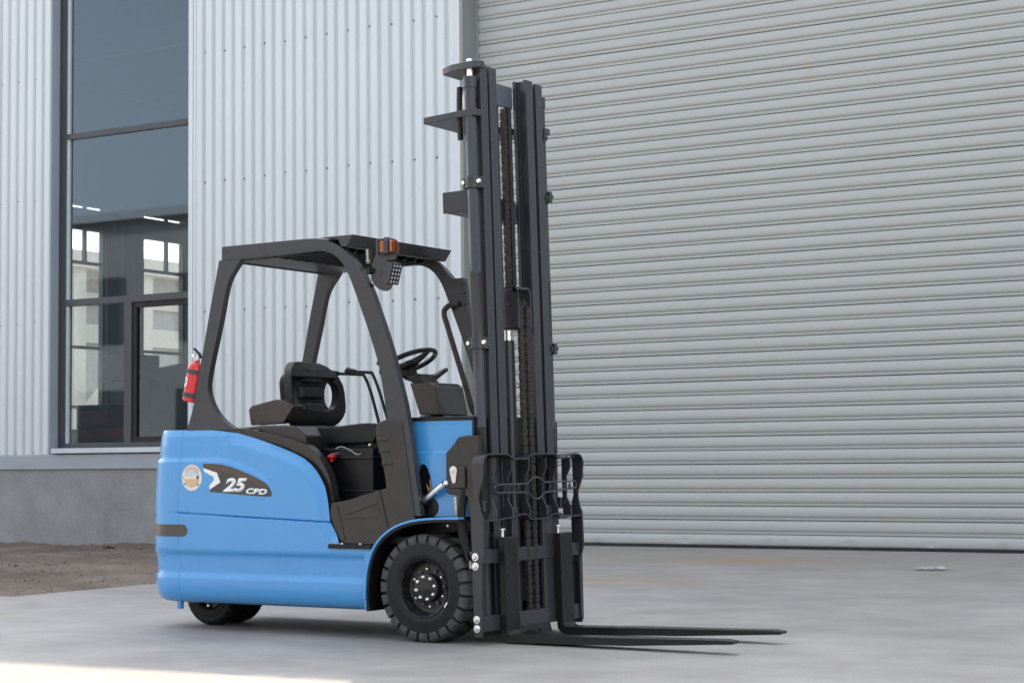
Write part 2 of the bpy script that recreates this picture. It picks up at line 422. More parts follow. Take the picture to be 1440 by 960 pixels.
# fascia above the sheets and a shallow monopitch roof
mb = MB().prism([(-16.05, 13.5), (38.05, 13.5), (38.05, roof_h(12.05)), (12.05, roof_h(12.05)), (-16.05, roof_h(-16.05))], 'y', -0.36, -0.05)
mb.build('fascia', M_TRIM, B)
MB().prism([(-16.2, roof_h(-16.2)), (12.05, roof_h(12.05)), (38.2, roof_h(12.05)), (38.2, roof_h(12.05) - 0.15), (12.05, roof_h(12.05) - 0.15), (-16.2, roof_h(-16.2) - 0.15)], 'y', -0.05, 26.2).build('roof', M_ROOF, B)
# inner skin of the front wall, rear and right walls, floor
mb = MB()
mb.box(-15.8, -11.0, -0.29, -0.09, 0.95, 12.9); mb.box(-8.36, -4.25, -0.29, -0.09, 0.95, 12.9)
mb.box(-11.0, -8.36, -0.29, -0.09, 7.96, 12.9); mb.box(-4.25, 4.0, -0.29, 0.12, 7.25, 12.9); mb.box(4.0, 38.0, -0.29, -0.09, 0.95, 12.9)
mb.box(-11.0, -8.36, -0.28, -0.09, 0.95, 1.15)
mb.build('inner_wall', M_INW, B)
MB().prism([(-16.2, -0.3), (38.2, -0.3), (38.2, roof_h(12.05) - 0.12), (12.05, roof_h(12.05) - 0.12), (-16.2, roof_h(-16.2) - 0.12)], 'y', 26.0, 26.2).build('rear_wall', M_INW, B)
MB().box(38.0, 38.19, -0.3, 25.99, -0.3, roof_h(12.2) - 0.1).build('side_wall', M_INW, B)
MB().box(-15.95, 37.95, 0.05, 25.95, -0.3, 0.02).build('floor', M_INW, B)
# left side wall with its own tall windows
WN_SP = [(2.77 + 2.2 * i - 0.03, 3.96 + 2.2 * i) for i in range(9)]
mb = MB()
prev = -0.05
for a, b in WN_SP:
    mb.box(-16.2, -16.0, prev, a, -0.3, roof_h(-16.2) - 0.1); prev = b
    mb.box(-16.2, -16.0, a, b, 5.69, roof_h(-16.2) - 0.1); mb.box(-16.2, -16.0, a, b, 5.25, 5.63); mb.box(-16.2, -16.0, a, b, -0.3, 1.0)
mb.box(-16.2, -16.0, prev, 26.0, -0.3, roof_h(-16.2) - 0.1)
mb.build('side_wall', M_INW, B)
for a, b in WN_SP:
    mb = MB()
    mb.box(-16.16, -16.06, a, a + 0.06, 1.0, 5.25); mb.box(-16.16, -16.06, b - 0.06, b, 1.0, 5.25)
    for z in (4.62, 3.08, 2.0): mb.box(-16.155, -16.065, a + 0.06, b - 0.06, z, z + 0.055)
    mb.box(-16.15, -16.07, (a + b) / 2 + 0.10, (a + b) / 2 + 0.15, 4.675, 5.25)
    mb.box(-16.15, -16.07, (a + b) / 2 + 0.10, (a + b) / 2 + 0.15, 5.632, 5.688)
    mb.box(-16.16, -16.06, a + 0.06, b - 0.06, 1.0, 1.06)
    mb.build('side_window', M_INFR, B)
# pilasters beside the side windows and girders
for a, b in WN_SP[:6]:
    MB().box(-16.0, -15.82, b + 0.25, b + 0.55, 0.02, 12.5).build('column', M_INFR, B)
MB().box(-15.8, -15.6, -0.05, 25.9, 7.75, 7.98).build('girder', M_INFR, B)
for n in (4.0, 9.0, 14.0, 19.0):
    MB().box(-15.6, 11.8, n, n + 0.2, 7.9, 8.25).build('girder', M_INFR, B)
# ------------------------------------------------------------------ tall window
wroot = MB()
n0, n1 = -0.19, -0.10
WL, WR, WB, WT = -10.938, -8.365, 1.228, 7.95
wroot.box(WL, WL + 0.135, n0, n1, WB, WT)
wroot.box(WR - 0.17, WR, n0, n1, WB, WT)
wroot.box(WL + 0.135, WR - 0.17, n0 + 0.002, n1, WB, WB + 0.062)
wroot.box(WL + 0.135, WR - 0.17, n0 + 0.002, n1, WT - 0.08, WT)
win = wroot.build('window', M_FRAME, B, bevel=0.004)
MB().box(WL + 0.135, WR - 0.17, n0 + 0.004, n1, 5.530, 5.612).build('transom', M_FRAME, win, bevel=0.004)
MB().box(WL + 0.135, WR - 0.17, n0 + 0.004, n1, 3.190, 3.285).build('transom', M_FRAME, win, bevel=0.004)
MB().box(-9.72, -9.585, n0 + 0.003, n1, WB + 0.062, 3.19).build('mullion', M_FRAME, win, bevel=0.004)
mb = MB(); s0, s1 = n0 + 0.025, n1
mb.box(-9.585, -9.515, s0, s1, WB + 0.062, 3.19); mb.box(WR - 0.25, WR - 0.17, s0, s1, WB + 0.062, 3.19)
mb.box(-9.515, WR - 0.25, s0, s1, WB + 0.062, WB + 0.135); mb.box(-9.515, WR - 0.25, s0, s1, 3.115, 3.19)
mb.build('sash', M_GAP, win, bevel=0.003)  # black colour stands in for the shadow line of the inset sash
for (z0, z1) in ((WB + 0.062, 3.19), (3.285, 5.53), (5.612, WT - 0.08)):
    MB().box(WL + 0.135, WL + 0.185, n0 + 0.012, n1 - 0.01, z0, z1).build('glazing_bead', M_BEAD, win)
def pane(u0_, u1_, z0, z1, n=-0.145):
    MB().add([(u0_, n, z0), (u1_, n, z0), (u1_, n, z1), (u0_, n, z1)], [(0, 1, 2, 3)]).build('pane', M_GLASS, win, smooth=False)
pane(WL + 0.185, -9.72, WB + 0.062, 3.19); pane(-9.515, WR - 0.25, WB + 0.135, 3.115, -0.13)
pane(WL + 0.185, WR - 0.17, 3.285, 5.53); pane(WL + 0.185, WR - 0.17, 5.612, WT - 0.08)
# reveals
MB().box(-10.955, -10.938, -0.345, -0.06, 1.139, 7.95).build('window_reveal', M_TRIM, B)
MB().box(-8.355, -8.318, -0.350, -0.06, 1.139, 7.95).build('corner_flashing', M_CLAD, B)
MB().box(-8.44, -8.366, -0.352, -0.338, 1.231, 7.95).build('corner_flashing', M_CLAD, B)
# ------------------------------------------------------------------ roller door
D0, D1 = -4.15, 3.93
door = MB()
door.box(-4.262, -4.172, -0.352, -0.05, 0.0, 7.3)
o = door.build('corner_flashing', M_CLAD, B, bevel=0.004)
rd = MB()
rd.box(-4.170, -4.13, -0.347, 0.10, 0.0, 7.3); rd.box(-4.13, -4.09, -0.06, -0.035, 0.0, 7.3); rd.box(-4.13, -4.09, 0.06, 0.10, 0.0, 7.3)
rd.box(3.95, 4.10, -0.347, 0.10, 0.0, 7.3)
rd.box(-4.17, 4.1, -0.347, -0.10, 7.3, 7.45)
roller = rd.build('roller_door', M_JAMB, B, bevel=0.003)
SP = 0.1555
prof = [(0.002, 0.0025), (-0.016, 0.003), (-0.0205, 0.006), (-0.021, 0.012), (-0.0205, 0.032), (-0.0215, 0.036), (-0.029, 0.040), (-0.0345, 0.047), (-0.0375, 0.058), (-0.0385, 0.075), (-0.0375, 0.098), (-0.034, 0.120), (-0.029, 0.137), (-0.023, 0.1475), (-0.016, 0.1515), (0.002, 0.1525)]
mb = MB(); k = len(prof); SEG = 14
for i in range(SEG + 1):
    u = D0 + 0.03 + (D1 - D0 - 0.04) * i / SEG
    for (n, z) in prof: mb.v.append((u, n, z))
for i in range(SEG):
    for j in range(k - 1): mb.f.append((i * k + j, (i + 1) * k + j, (i + 1) * k + j + 1, i * k + j + 1))
slat0 = mb.build('slat', M_DOOR, roller, ang=40)
slat0.location = (0, 0, 0.155)
for i in range(1, 46):
    s = dup(slat0); s.location = (random.uniform(-.003, .003), random.uniform(-0.0025, 0.0025), 0.155 + SP * i + random.uniform(-.0012, .0012))
    s.rotation_euler = (random.uniform(-.012, .012), 0, 0)
# a rusty drip on three slats high up in the middle
def stained():
    m = M_DOOR.copy(); m.name = 'door_slat_stained'; nt = m.node_tree; N = nt.nodes.new; L = nt.links.new; b = nt.nodes['Principled BSDF']
    src = b.inputs['Base Color'].links[0].from_socket
    tc = N('ShaderNodeTexCoord'); sp = N('ShaderNodeSeparateXYZ'); L(tc.outputs['Object'], sp.inputs[0])
    nz = N('ShaderNodeTexNoise'); nz.inputs['Scale'].default_value = 9; L(tc.outputs['Object'], nz.inputs['Vector'])
    a = N('ShaderNodeMath'); a.operation = 'MULTIPLY_ADD'; L(nz.outputs['Fac'], a.inputs[0]); a.inputs[1].default_value = 0.10; L(sp.outputs['X'], a.inputs[2])
    d = N('ShaderNodeMath'); d.operation = 'SUBTRACT'; L(a.outputs[0], d.inputs[0]); d.inputs[1].default_value = 0.24
    ab = N('ShaderNodeMath'); ab.operation = 'ABSOLUTE'; L(d.outputs[0], ab.inputs[0])
    mr = N('ShaderNodeMapRange'); mr.inputs['From Min'].default_value = 0.0; mr.inputs['From Max'].default_value = 0.05; mr.inputs['To Min'].default_value = 0.5; mr.inputs['To Max'].default_value = 0
    L(ab.outputs[0], mr.inputs['Value'])
    mx = N('ShaderNodeMix'); mx.data_type = 'RGBA'; L(mr.outputs['Result'], mx.inputs['Factor']); L(src, mx.inputs[6]); mx.inputs[7].default_value = (0.42, 0.36, 0.22, 1)
    L(mx.outputs[2], b.inputs['Base Color']); return m
M_DRIP = stained()
for o in list(roller.children):
    if o.name.startswith('slat') and 5.0 < o.location.z < 5.3:
        o.material_slots[0].link = 'OBJECT'; o.material_slots[0].material = M_DRIP
# bottom bar with a few dents
mb = MB(); bp = [(0.004, 0.032), (-0.030, 0.032), (-0.042, 0.040), (-0.046, 0.06), (-0.045, 0.10), (-0.038, 0.135), (-0.022, 0.152), (0.004, 0.155)]
dents = [(-2.52, 0.045, .05), (-2.3, 0.075, .035), (-1.41, 0.08, .09), (-0.39, 0.06, .07), (-0.2, 0.06, .04), (0.57, 0.06, .06), (1.43, 0.08, .07), (2.2, 0.05, .06)]
nseg = 400
for i in range(nseg + 1):
    u = D0 + 0.03 + (D1 - D0 - 0.04) * i / nseg
    for (n, z) in bp:
        d = sum(0.016 * exp(-(((u - a) / w) ** 2) - ((z - b) / 0.03) ** 2) for a, b, w in dents)
        d += 0.003 * noise.noise(Vector((u * 1.7, z * 6, 0)))
        mb.v.append((u, n + d, z))
k = len(bp)
for i in range(nseg):
    for j in range(k - 1): mb.f.append((i * k + j, (i + 1) * k + j, (i + 1) * k + j + 1, i * k + j + 1))
mb.build('bottom_bar', M_DOOR, roller, ang=60)
MB().box(D0, D1, -0.040, 0.02, -0.002, 0.034).build('rubber_seal', M_GAP, roller)
mb = MB().box(D0 - 0.05, D1 + 0.1, 0.05, 0.06, 0.0, 7.3); mb.build('door_backing', M_GAP, B)

# ------------------------------------------------------------------ what is seen through the hall
def inbox(name, label, cat, parts, loc, rz=0):
    r = empty(name, loc, DL + rz); tag(r, label, cat)
    for nm, mbx, m in parts: mbx.build(nm, m, r, bevel=0.006)
    return r
mred = mat('machine_red', (0.5, 0.03, 0.035), 0.5, var=0.2)
mdark = mat('machine_dark', (0.03, 0.032, 0.034), 0.5, var=0.2)
legs = MB()
for a in (0.0, 1.18):
    for b in (0.0, 0.52): legs.box(a, a + 0.06, b, b + 0.06, 0, 0.55)
inbox('machine_cabinet', 'dark red machine cabinet on legs just inside the left window light', 'machine',
      [('cabinet', MB().box(0, 1.24, 0, 0.58, 0.55, 1.50), mred), ('leg', legs, mdark),
       ('control_box', MB().box(0.22, 0.9, 0.1, 0.5, 1.503, 1.86), mdark), ('panel', MB().box(0.3, 0.85, 0.085, 0.098, 1.56, 1.78), mred)], wallpt(-12.35, 1.3, 0.02))
inbox('workbench', 'low dark red workbench inside behind the sliding sash', 'workbench',
      [('top', MB().box(0, 1.9, 0, 0.7, 1.28, 1.36), mdark), ('front', MB().box(0.03, 1.87, 0.02, 0.06, 0.6, 1.278), mred),
       ('leg', MB().box(0.03, 0.1, 0.6, 0.68, 0, 1.278), mdark), ('leg', MB().box(1.8, 1.87, 0.6, 0.68, 0, 1.278), mdark)], wallpt(-11.7, 1.0, 0.02))
inbox('lathe', 'dark hooded machine silhouetted against the far window in the hall', 'machine',
      [('base', MB().box(0, 2.6, 0, 0.9, 0, 1.5), mdark), ('housing', MB().prism([(0.1, 1.503), (2.2, 1.503), (2.1, 2.55), (1.5, 2.75), (0.2, 2.6)], 'y', 0.05, 0.85), mdark),
       ('head', MB().prism([(1.05, 2.62), (2.0, 2.6), (1.85, 3.0), (1.25, 3.02)], 'y', 0.2, 0.7), mdark)], wallpt(-14.75, 5.4, 0.02))
inbox('press', 'narrow dark press standing in front of the nearer hall window', 'machine',
      [('frame', MB().box(0, 0.5, 0, 0.5, 0, 2.4), mdark), ('head', MB().box(-0.12, 0.62, -0.06, 0.56, 2.403, 2.85), mdark)], wallpt(-14.6, 4.75, 0.02))
# neighbouring structure outside the hall's side windows, its white colour stands in for sunlight
nb = empty('neighbour_shed', wallpt(-27, 2, -0.3), DL)
tag(nb, 'shed painted pale as if sunlit, with white posts seen through the hall windows', 'shed')
MB().box(-6, -0.4, -8, 34, 0, 6.5).build('wall', M_OUTG, nb)
mb = MB().box(-6.2, 0.1, -8.2, 34.2, 6.503, 6.95); mb.build('roof', M_INWHITE, nb)
for i in range(16):
    MB().box(-0.3, 0.0, -6.2 + 2.6 * i, -5.75 + 2.6 * i, 0, 6.5).build('post', M_INWHITE, nb)
for z, h in ((1.2, 0.18), (2.55, 0.12), (4.55, 0.5), (5.6, 0.3)):
    MB().box(-0.398, -0.32, -7.9, 33.9, z, z + h).build('rail', M_INWHITE, nb)

for i in range(7):
    nn = -1.0 + 3.1 * i
    MB().tube(smooth_line([(0.5, nn, 0.2), (0.5, nn, 2.2), (0.55, nn + 0.25, 2.9), (0.5, nn + 0.9, 3.3), (0.5, nn + 1.5, 3.2)], 4), 0.16, 10).build('pipe', M_INWHITE, nb)
    MB().lathe([(0, 0.0), (0.5, 0.0), (0.5, 1.5), (0.42, 1.9), (0.12, 2.15), (0, 2.15)], (1.2, nn + 1.6, 0.0), 'z', 16).build('tank', M_OUTG, nb)
oh = empty('opposite_hall', wallpt(-20, -47, -0.3), DL)
tag(oh, 'long grey factory hall across the yard, only faintly mirrored in the tall window', 'building')
MB().box(-70, 62, -30, 0, 0, 13.0).build('wall', mat('opposite_wall', (0.30, 0.30, 0.30), 0.6, var=0.08, vscale=0.3), oh)
MB().prism([(-30.5, 12.9), (-15.0, 15.6), (0.5, 12.9), (0.5, 13.3), (-15.0, 16.0), (-30.5, 13.3)], 'x', -70.5, 62.5).build('roof', M_ROOF, oh)
ow = None
for i in range(21):
    for z in (1.6, 7.0):
        if ow is None: ow = MB().box(0, 3.0, -0.05, 0.04, 0, 3.2).build('window', mat('opposite_glass', (0.05, 0.06, 0.07), 0.15), oh); o = ow
        else: o = dup(ow)
        o.location = (-67 + 6.2 * i, 0, z)
# ------------------------------------------------------------------ litter
lr = random.Random(3)
mb = MB(); vs = []; nx, ny = 9, 6
for i in range(nx):
    for j in range(ny):
        x = (i / (nx - 1) - 0.5) * 0.26; yv = (j / (ny - 1) - 0.5) * 0.14
        vs.append((x + lr.uniform(-.01, .01), yv + lr.uniform(-.01, .01), 0.006 + abs(0.05 * noise.noise(Vector((x * 14, yv * 16, 2)))) + lr.uniform(0, .008)))
mb.add(vs, [(i * ny + j, (i + 1) * ny + j, (i + 1) * ny + j + 1, i * ny + j + 1) for i in range(nx - 1) for j in range(ny - 1)])
o = mb.build('plastic_scrap', mat('plastic_film', (0.42, 0.40, 0.42), 0.3, var=0.1), ang=20, loc=(0.30, 6.83, 0.0), rot=(0, 0, 0.5))
tag(o, 'crumpled scrap of pale plastic film lying on the concrete near the roller door', 'litter')
mb = MB()
for i in range(7):
    a = lr.uniform(0, 2 * pi); L_ = lr.uniform(.05, .13); w = lr.uniform(.015, .03); c = (lr.uniform(-.12, .12), lr.uniform(-.06, .06), 0.005)
    mb.add([(c[0] - L_ * cos(a), c[1] - L_ * sin(a), c[2]), (c[0] - w * sin(a), c[1] + w * cos(a), c[2] + .03), (c[0] + L_ * cos(a), c[1] + L_ * sin(a), c[2] + .02), (c[0] + w * sin(a), c[1] - w * cos(a), c[2] + .028)], [(0, 1, 2, 3)])
o = mb.build('dry_weed', mat('dry_leaf', (0.20, 0.17, 0.09), 0.8, var=0.3, vscale=20), loc=(-11.123, 8.355, -0.085))
tag(o, 'small dry withered weed on the bare soil below the concrete plinth', 'weed')

# ================================================================== FORKLIFT
T = empty('forklift', (0, 0, 0))
tag(T, 'blue three-wheel electric forklift with charcoal mast and overhead guard parked before the roller door', 'forklift')
def mirror(o, parent):
    c = o.copy(); c.data = o.data.copy(); COL.objects.link(c); c.parent = parent
    bm = bmesh.new(); bm.from_mesh(c.data)
    for v in bm.verts: v.co.y = -v.co.y
    bmesh.ops.reverse_faces(bm, faces=bm.faces); bm.to_mesh(c.data); bm.free()
    return c
# ---- blue body
TOP = [(-3, 1.199), (-1.654, 1.199), (-1.50, 1.191), (-1.352, 1.173), (-1.25, 1.151), (-1.152, 1.126), (-1.06, 1.1), (-0.973, 1.073), (-0.90, 1.047), (-0.833, 1.017), (-0.785, 0.984), (-0.747, 0.948), (-0.712, 0.902), (-0.687, 0.86), (-0.672, 0.81), (-0.661, 0.751), (-0.655, 0.70), (-0.650, 0.662), (-0.57, 0.53), (-0.565, 0.5255), (1, 0.5255)]
def ztop(x):
    for (a, za), (b, zb) in zip(TOP, TOP[1:]):
        if a <= x <= b: return za + (zb - za) * (x - a) / (b - a)
    return 0.525
def lerp(tab, x):
    if x <= tab[0][0]: return tab[0][1]
    for (a, za), (b, zb) in zip(tab, tab[1:]):
        if a <= x <= b: return za + (zb - za) * (x - a) / (b - a)
    return tab[-1][1]
def sst(t): t = max(0, min(1, t)); return t * t * (3 - 2 * t)
def seg_dist(x, z, a, b):
    dx, dz = b[0] - a[0], b[1] - a[1]; t = max(0, min(1, ((x - a[0]) * dx + (z - a[1]) * dz) / (dx * dx + dz * dz)))
    return sqrt((x - a[0] - t * dx) ** 2 + (z - a[1] - t * dz) ** 2)
CREASE = [(-1.50, 1.018), (-1.407, 1.008), (-1.297, 0.978), (-1.164, 0.928), (-1.10, 0.89), (-1.05, 0.84)]
TOPN = [p for p in TOP if -1.36 < p[0] < -0.56]
def zseam(x): return 0.654 + (-0.651 - x) * 0.0391
PROF = [(0.160, 0.085), (0.164, 0.060), (0.172, 0.040), (0.185, 0.024), (0.205, 0.010), (0.23, 0.003), (0.26, 0.0), (0.30, 0.0), (0.318, 0.002), (0.328, 0.007), (0.338, 0.013), (0.36, 0.013), (0.44, 0.012), (0.455, 0.010), (0.462, 0.005), (0.470, 0.0005), (0.49, 0.0), (1.10, 0.0), (1.16, 0.004), (1.185, 0.009), (1.199, 0.016)]
def ofs(x, z):
    d = PROF[-1][1]
    for (a, da), (b, db) in zip(PROF, PROF[1:]):
        if a <= z <= b: d = da + (db - da) * (z - a) / (b - a); break
    else:
        if z < PROF[0][0]: d = PROF[0][1]
    zs = zseam(x)
    if x < -0.64:
        d += 0.014 * exp(-((z - zs) / 0.0036) ** 2) * sst((x + 1.86) / 0.1)
    # the crease at z~1.01 follows the crown of the panel forwards and dies out
    zc = lerp(CREASE, x); fade = sst((-0.98 - x) / 0.34)
    d += fade * 0.015 * sst((z - zc + 0.012) / 0.024)
    # the panel rolls over towards its crown
    if z > 0.55:
        e = min(seg_dist(x, z, a, b) for a, b in zip(TOPN, TOPN[1:]))
        d += 0.012 * sst(1 - e / 0.085)
    d += 0.004 * exp(-((x + 1.795) / 0.003) ** 2)
    return d
def plan():
    pts = []
    xs = [-0.395, -0.42, -0.46, -0.5, -0.53, -0.56, -0.565, -0.57, -0.58, -0.6, -0.62, -0.64, -0.65, -0.655, -0.661, -0.666, -0.672, -0.68, -0.687, -0.70, -0.712, -0.73, -0.747, -0.765, -0.785, -0.81, -0.833, -0.865, -0.90, -0.935, -0.973, -1.015, -1.06, -1.105, -1.152, -1.2, -1.25, -1.3, -1.352, -1.425, -1.5, -1.575, -1.654, -1.72, -1.78, -1.83, -1.87]
    xs = sorted(set(xs + [-0.67 - 0.018 * i for i in range(44)] + [-1.7835, -1.789, -1.792, -1.795, -1.798, -1.801, -1.807]), reverse=True)
    for x in xs: pts.append((x, -0.53, 0, -1))
    rx, ry, xc = 0.27, 0.36, -1.87
    for i in range(1, 19):
        t = i / 18 * pi / 2; e = 0.86
        px = xc - rx * sin(t) ** e; py = -0.53 + ry - ry * cos(t) ** e if t < pi / 2 - 1e-6 else -0.53 + ry
        nx, ny = -sin(t) / rx, -cos(t) / ry; l = sqrt(nx * nx + ny * ny); pts.append((px, py, nx / l, ny / l))
    pts.append((-2.142, -0.09, -1, 0))
    return pts
PLAN = plan(); PLAN = PLAN + [(x, -yy, nx, -ny) for (x, yy, nx, ny) in reversed(PLAN)]
ZR = sorted(set([p[0] for p in PROF] + [0.40, 0.52, 0.54, 0.56, 0.58, 0.60, 0.62, 0.635] + [0.645 + 0.003 * i for i in range(21)] + [0.715 + 0.009 * i for i in range(13)] + [0.832 + 0.0075 * i for i in range(28)] + [1.045 + 0.012 * i for i in range(12)]))
mb = MB()
for (x, yy, nx, ny) in PLAN:
    zt = ztop(x)
    for z in ZR:
        zz = min(z, zt); d = ofs(x, zz)
        rear = max(0, min(1, (-1.5 - x) / 0.5)); tap = 0.03 * max(0, (zz - 0.75) / 0.45) * rear + 0.018 * max(0, (0.45 - zz) / 0.3) * rear
        mb.v.append((x - nx * d + tap, yy - ny * d, zz))
kz = len(ZR)
for i in range(len(PLAN) - 1):
    for j in range(kz - 1): mb.f.append((i * kz + j, (i + 1) * kz + j, (i + 1) * kz + j + 1, i * kz + j + 1))
body = mb.build('body', M_BLUE, T, ang=42)
# belly closing and inner deck
mb = MB()
ring = [(x - nx * 0.085, yy - ny * 0.085) for (x, yy, nx, ny) in PLAN]
mb.prism(ring, 'z', 0.161, 0.175)
mb.box(-0.40, 0.20, -0.26, 0.26, 0.12, 0.66); mb.box(-1.35, -0.42, -0.20, 0.40, 0.141, 0.1605)  # low belly box added to deepen the shade beneath the truck
mb.build('chassis_shade_block', M_BLACK, T)
mb = MB(); ring2 = [(x - nx * 0.05, yy - ny * 0.05) for (x, yy, nx, ny) in PLAN if x < -1.2]
mb.prism(ring2, 'z', 1.16, 1.193)
mb.prism([(-1.95, 0.9), (-1.95, 1.193), (-1.421, 1.204), (-1.212, 1.217), (-0.972, 1.215), (-0.879, 1.153), (-0.874, 0.60), (-1.9, 0.6)], 'y', -0.452, 0.452)
mb.build('seat_deck', M_PLASTIC, T, bevel=0.012)
# fender: blue lip, blue skirt, black liner
ARCH = smooth_line([(-0.383, 0.226), (-0.379, 0.30), (-0.366, 0.40), (-0.325, 0.507), (-0.26, 0.583), (-0.167, 0.640), (-0.05, 0.674), (0.093, 0.688), (0.262, 0.691)], 5)
def offset(path, d):
    out = []
    for i, p in enumerate(path):
        a = Vector(path[max(i - 1, 0)]); b = Vector(path[min(i + 1, len(path) - 1)]); t = (b - a).normalized()
        out.append((p[0] + t.y * d, p[1] - t.x * d))
    return out
for s in (-1, 1):
    AR = ARCH if s < 0 else [p for p in ARCH if p[0] < 0.06]
    mb = MB(); inn = offset(AR, 0.013); a, b = (-0.562, -0.50) if s < 0 else (0.50, 0.562)
    mb.prism(AR + inn[::-1], 'y', a, b)
    # skirt between arch and body front edge
    cut = [p for p in ARCH if p[1] < 0.535]
    a, b = (-0.545, -0.48) if s < 0 else (0.48, 0.545)
    mb.prism([(-0.40, 0.166), (-0.372, 0.166)] + [(p[0] + 0.004, p[1]) for p in cut] + [(cut[-1][0], 0.5255), (-0.40, 0.5255)], 'y', a * (0.53 / 0.545) if s < 0 else a, b if s < 0 else b * (0.53 / 0.545))
    fo = mb.build('fender', M_BLUE, T, bevel=0.003)
    mb = MB(); l0 = offset(AR, 0.0132); l1 = offset(AR, 0.028)
    l0 = [(-0.37, 0.163)] + l0; l1 = [(-0.345, 0.163)] + l1
    a, b = (-0.552, -0.26) if s < 0 else (0.26, 0.552)
    mb.prism(l0 + l1[::-1], 'y', a, b)
    mb.prism([(-0.34, 0.56), (-0.16, 0.655), (0.30, 0.675), (0.30, 0.60), (0.10, 0.60), (-0.1, 0.58)], 'y', min(-0.30 * -s, -0.27 * -s), max(-0.30 * -s, -0.27 * -s))
    mb.build('liner', M_BLACK, fo, bevel=0.002)
    mb = MB().lathe([(0, -0.008), (0.008, -0.008), (0.010, 0.0)], (0.02, -0.302 if s < 0 else 0.302, 0.635), 'y', 10); mb.build('bolt', M_CHROME, fo)
# cowl in front of the footwell
def oval(cx, cz, rx, rz, tilt, n=28, p=2.6):
    o = []
    for i in range(n):
        q = 2 * pi * i / n; c, s_ = cos(q), sin(q)
        x = rx * (abs(c) ** (2 / p)) * (1 if c > 0 else -1); z = rz * (abs(s_) ** (2 / p)) * (1 if s_ > 0 else -1)
        o.append((cx + x * cos(tilt) - z * sin(tilt), cz + x * sin(tilt) + z * cos(tilt)))
    return o
hole = oval(-0.048, 0.835, 0.047, 0.148, 0.16)
mb = MB()
# side skin with rib, drawn as two prisms butted at the rib, the lower one carrying the hole
mb.prism([(-0.30, 0.69), (0.262, 0.69), (0.262, 1.045), (-0.30, 1.045)], 'y', -0.425, -0.405, [hole])
mb.prism([(-0.30, 1.047), (0.262, 1.047), (0.262, 1.222), (-0.30, 1.222)], 'y', -0.415, -0.395)
mb.prism([(-0.428, 1.038), (-0.40, 1.038), (-0.40, 1.056), (-0.418, 1.056)], 'x', -0.30, 0.262)
cs = mb.build('cowl', M_BLUE, T, bevel=0.006)
mb = MB(); mb.box(-0.30, 0.245, 0.395, 0.42, 0.69, 1.222); mb.box(0.245, 0.265, -0.395, 0.395, 0.66, 1.222)
mb.build('cowl', M_BLUE, T, bevel=0.004)
MB().box(0.266, 0.28, -0.42, 0.47, 0.60, 1.222).build('cowl_dark_cover', M_BLACK, T)  # black sheet added over the cowl so the gaps between rails stay dark
MB().box(-0.32, 0.285, -0.43, 0.43, 1.224, 1.243).build('dash_top', M_BLACK, T, bevel=0.005)
MB().box(-0.18, 0.14, -0.395, -0.22, 0.66, 1.02).build('valve_block', M_BLACK, T)
mb = MB(); mb.tube([(-0.085, -0.36, 0.97), (-0.075, -0.385, 0.90), (-0.05, -0.39, 0.84), (-0.03, -0.385, 0.78)], 0.008, 8)
mb.tube([(-0.045, -0.37, 0.96), (-0.04, -0.39, 0.89), (-0.03, -0.392, 0.83)], 0.007, 8); mb.build('hydraulic_pipe', mat('pipe_brass', (0.35, 0.25, 0.12), 0.35, metal=0.6), T)
# ---- black trim and step
band_out = smooth_line([(-1.76, 1.195), (-1.60, 1.193), (-1.45, 1.181), (-1.352, 1.170), (-1.152, 1.123), (-0.973, 1.070), (-0.833, 1.014), (-0.747, 0.945), (-0.687, 0.857), (-0.663, 0.751), (-0.653, 0.660)], 4)
band_in = smooth_line([(-1.76, 1.203), (-1.60, 1.204), (-1.42, 1.203), (-1.30, 1.198), (-1.051, 1.152), (-0.853, 1.102), (-0.756, 1.030), (-0.69, 0.943), (-0.662, 0.856), (-0.645, 0.775)], 4)
def inset_line(pts, d=0.03): return [(p[0] - d * 0.5, p[1] - d * 0.6) for p in pts]
mb = MB(); mb.prism(inset_line(band_out) + band_in[::-1], 'y', -0.493, -0.43)
bnd = mb.build('trim_band', M_PLASTIC, T, bevel=0.012, seg=3); mirror(bnd, T)
mb = MB(); mb.prism([(-0.66, 0.70), (-0.645, 0.763), (-0.521, 0.781), (-0.282, 0.842), (-0.20, 0.86), (-0.12, 0.66), (-0.16, 0.625), (-0.262, 0.575), (-0.335, 0.533), (-0.585, 0.533)], 'y', -0.512, -0.47)
mb.prism([(-0.545, 0.700), (-0.535, 0.716), (-0.31, 0.785), (-0.305, 0.765), (-0.525, 0.697)], 'y', -0.518, -0.511)
mb.prism([(-0.55, 0.672), (-0.545, 0.679), (-0.31, 0.690), (-0.31, 0.683)], 'y', -0.516, -0.511)
mb.prism([(-0.322, 0.83), (-0.300, 0.838), (-0.235, 0.60), (-0.258, 0.585)], 'y', -0.519, -0.511)
mb.prism([(-0.64, 0.70), (-0.60, 0.75), (-0.545, 0.56), (-0.575, 0.545)], 'y', -0.517, -0.511)
stp = mb.build('step_panel', M_PLASTIC, T, bevel=0.006); mirror(stp, T)
mb = MB(); mb.box(-0.645, -0.34, -0.545, -0.42, 0.507, 0.5325); st = mb.build('step', M_BLACK, T, bevel=0.003)
mb = MB()
for x in (-0.555, -0.425): mb.lathe([(0, 0.006), (0.006, 0.006), (0.009, 0.0)], (x, -0.53, 0.5325), 'z', 10)
mb.build('bolt', M_CHROME, st)
mirror(st, T)
MB().box(-0.66, 0.24, -0.46, 0.46, 0.54, 0.575).build('floor_plate', M_BLACK, T)
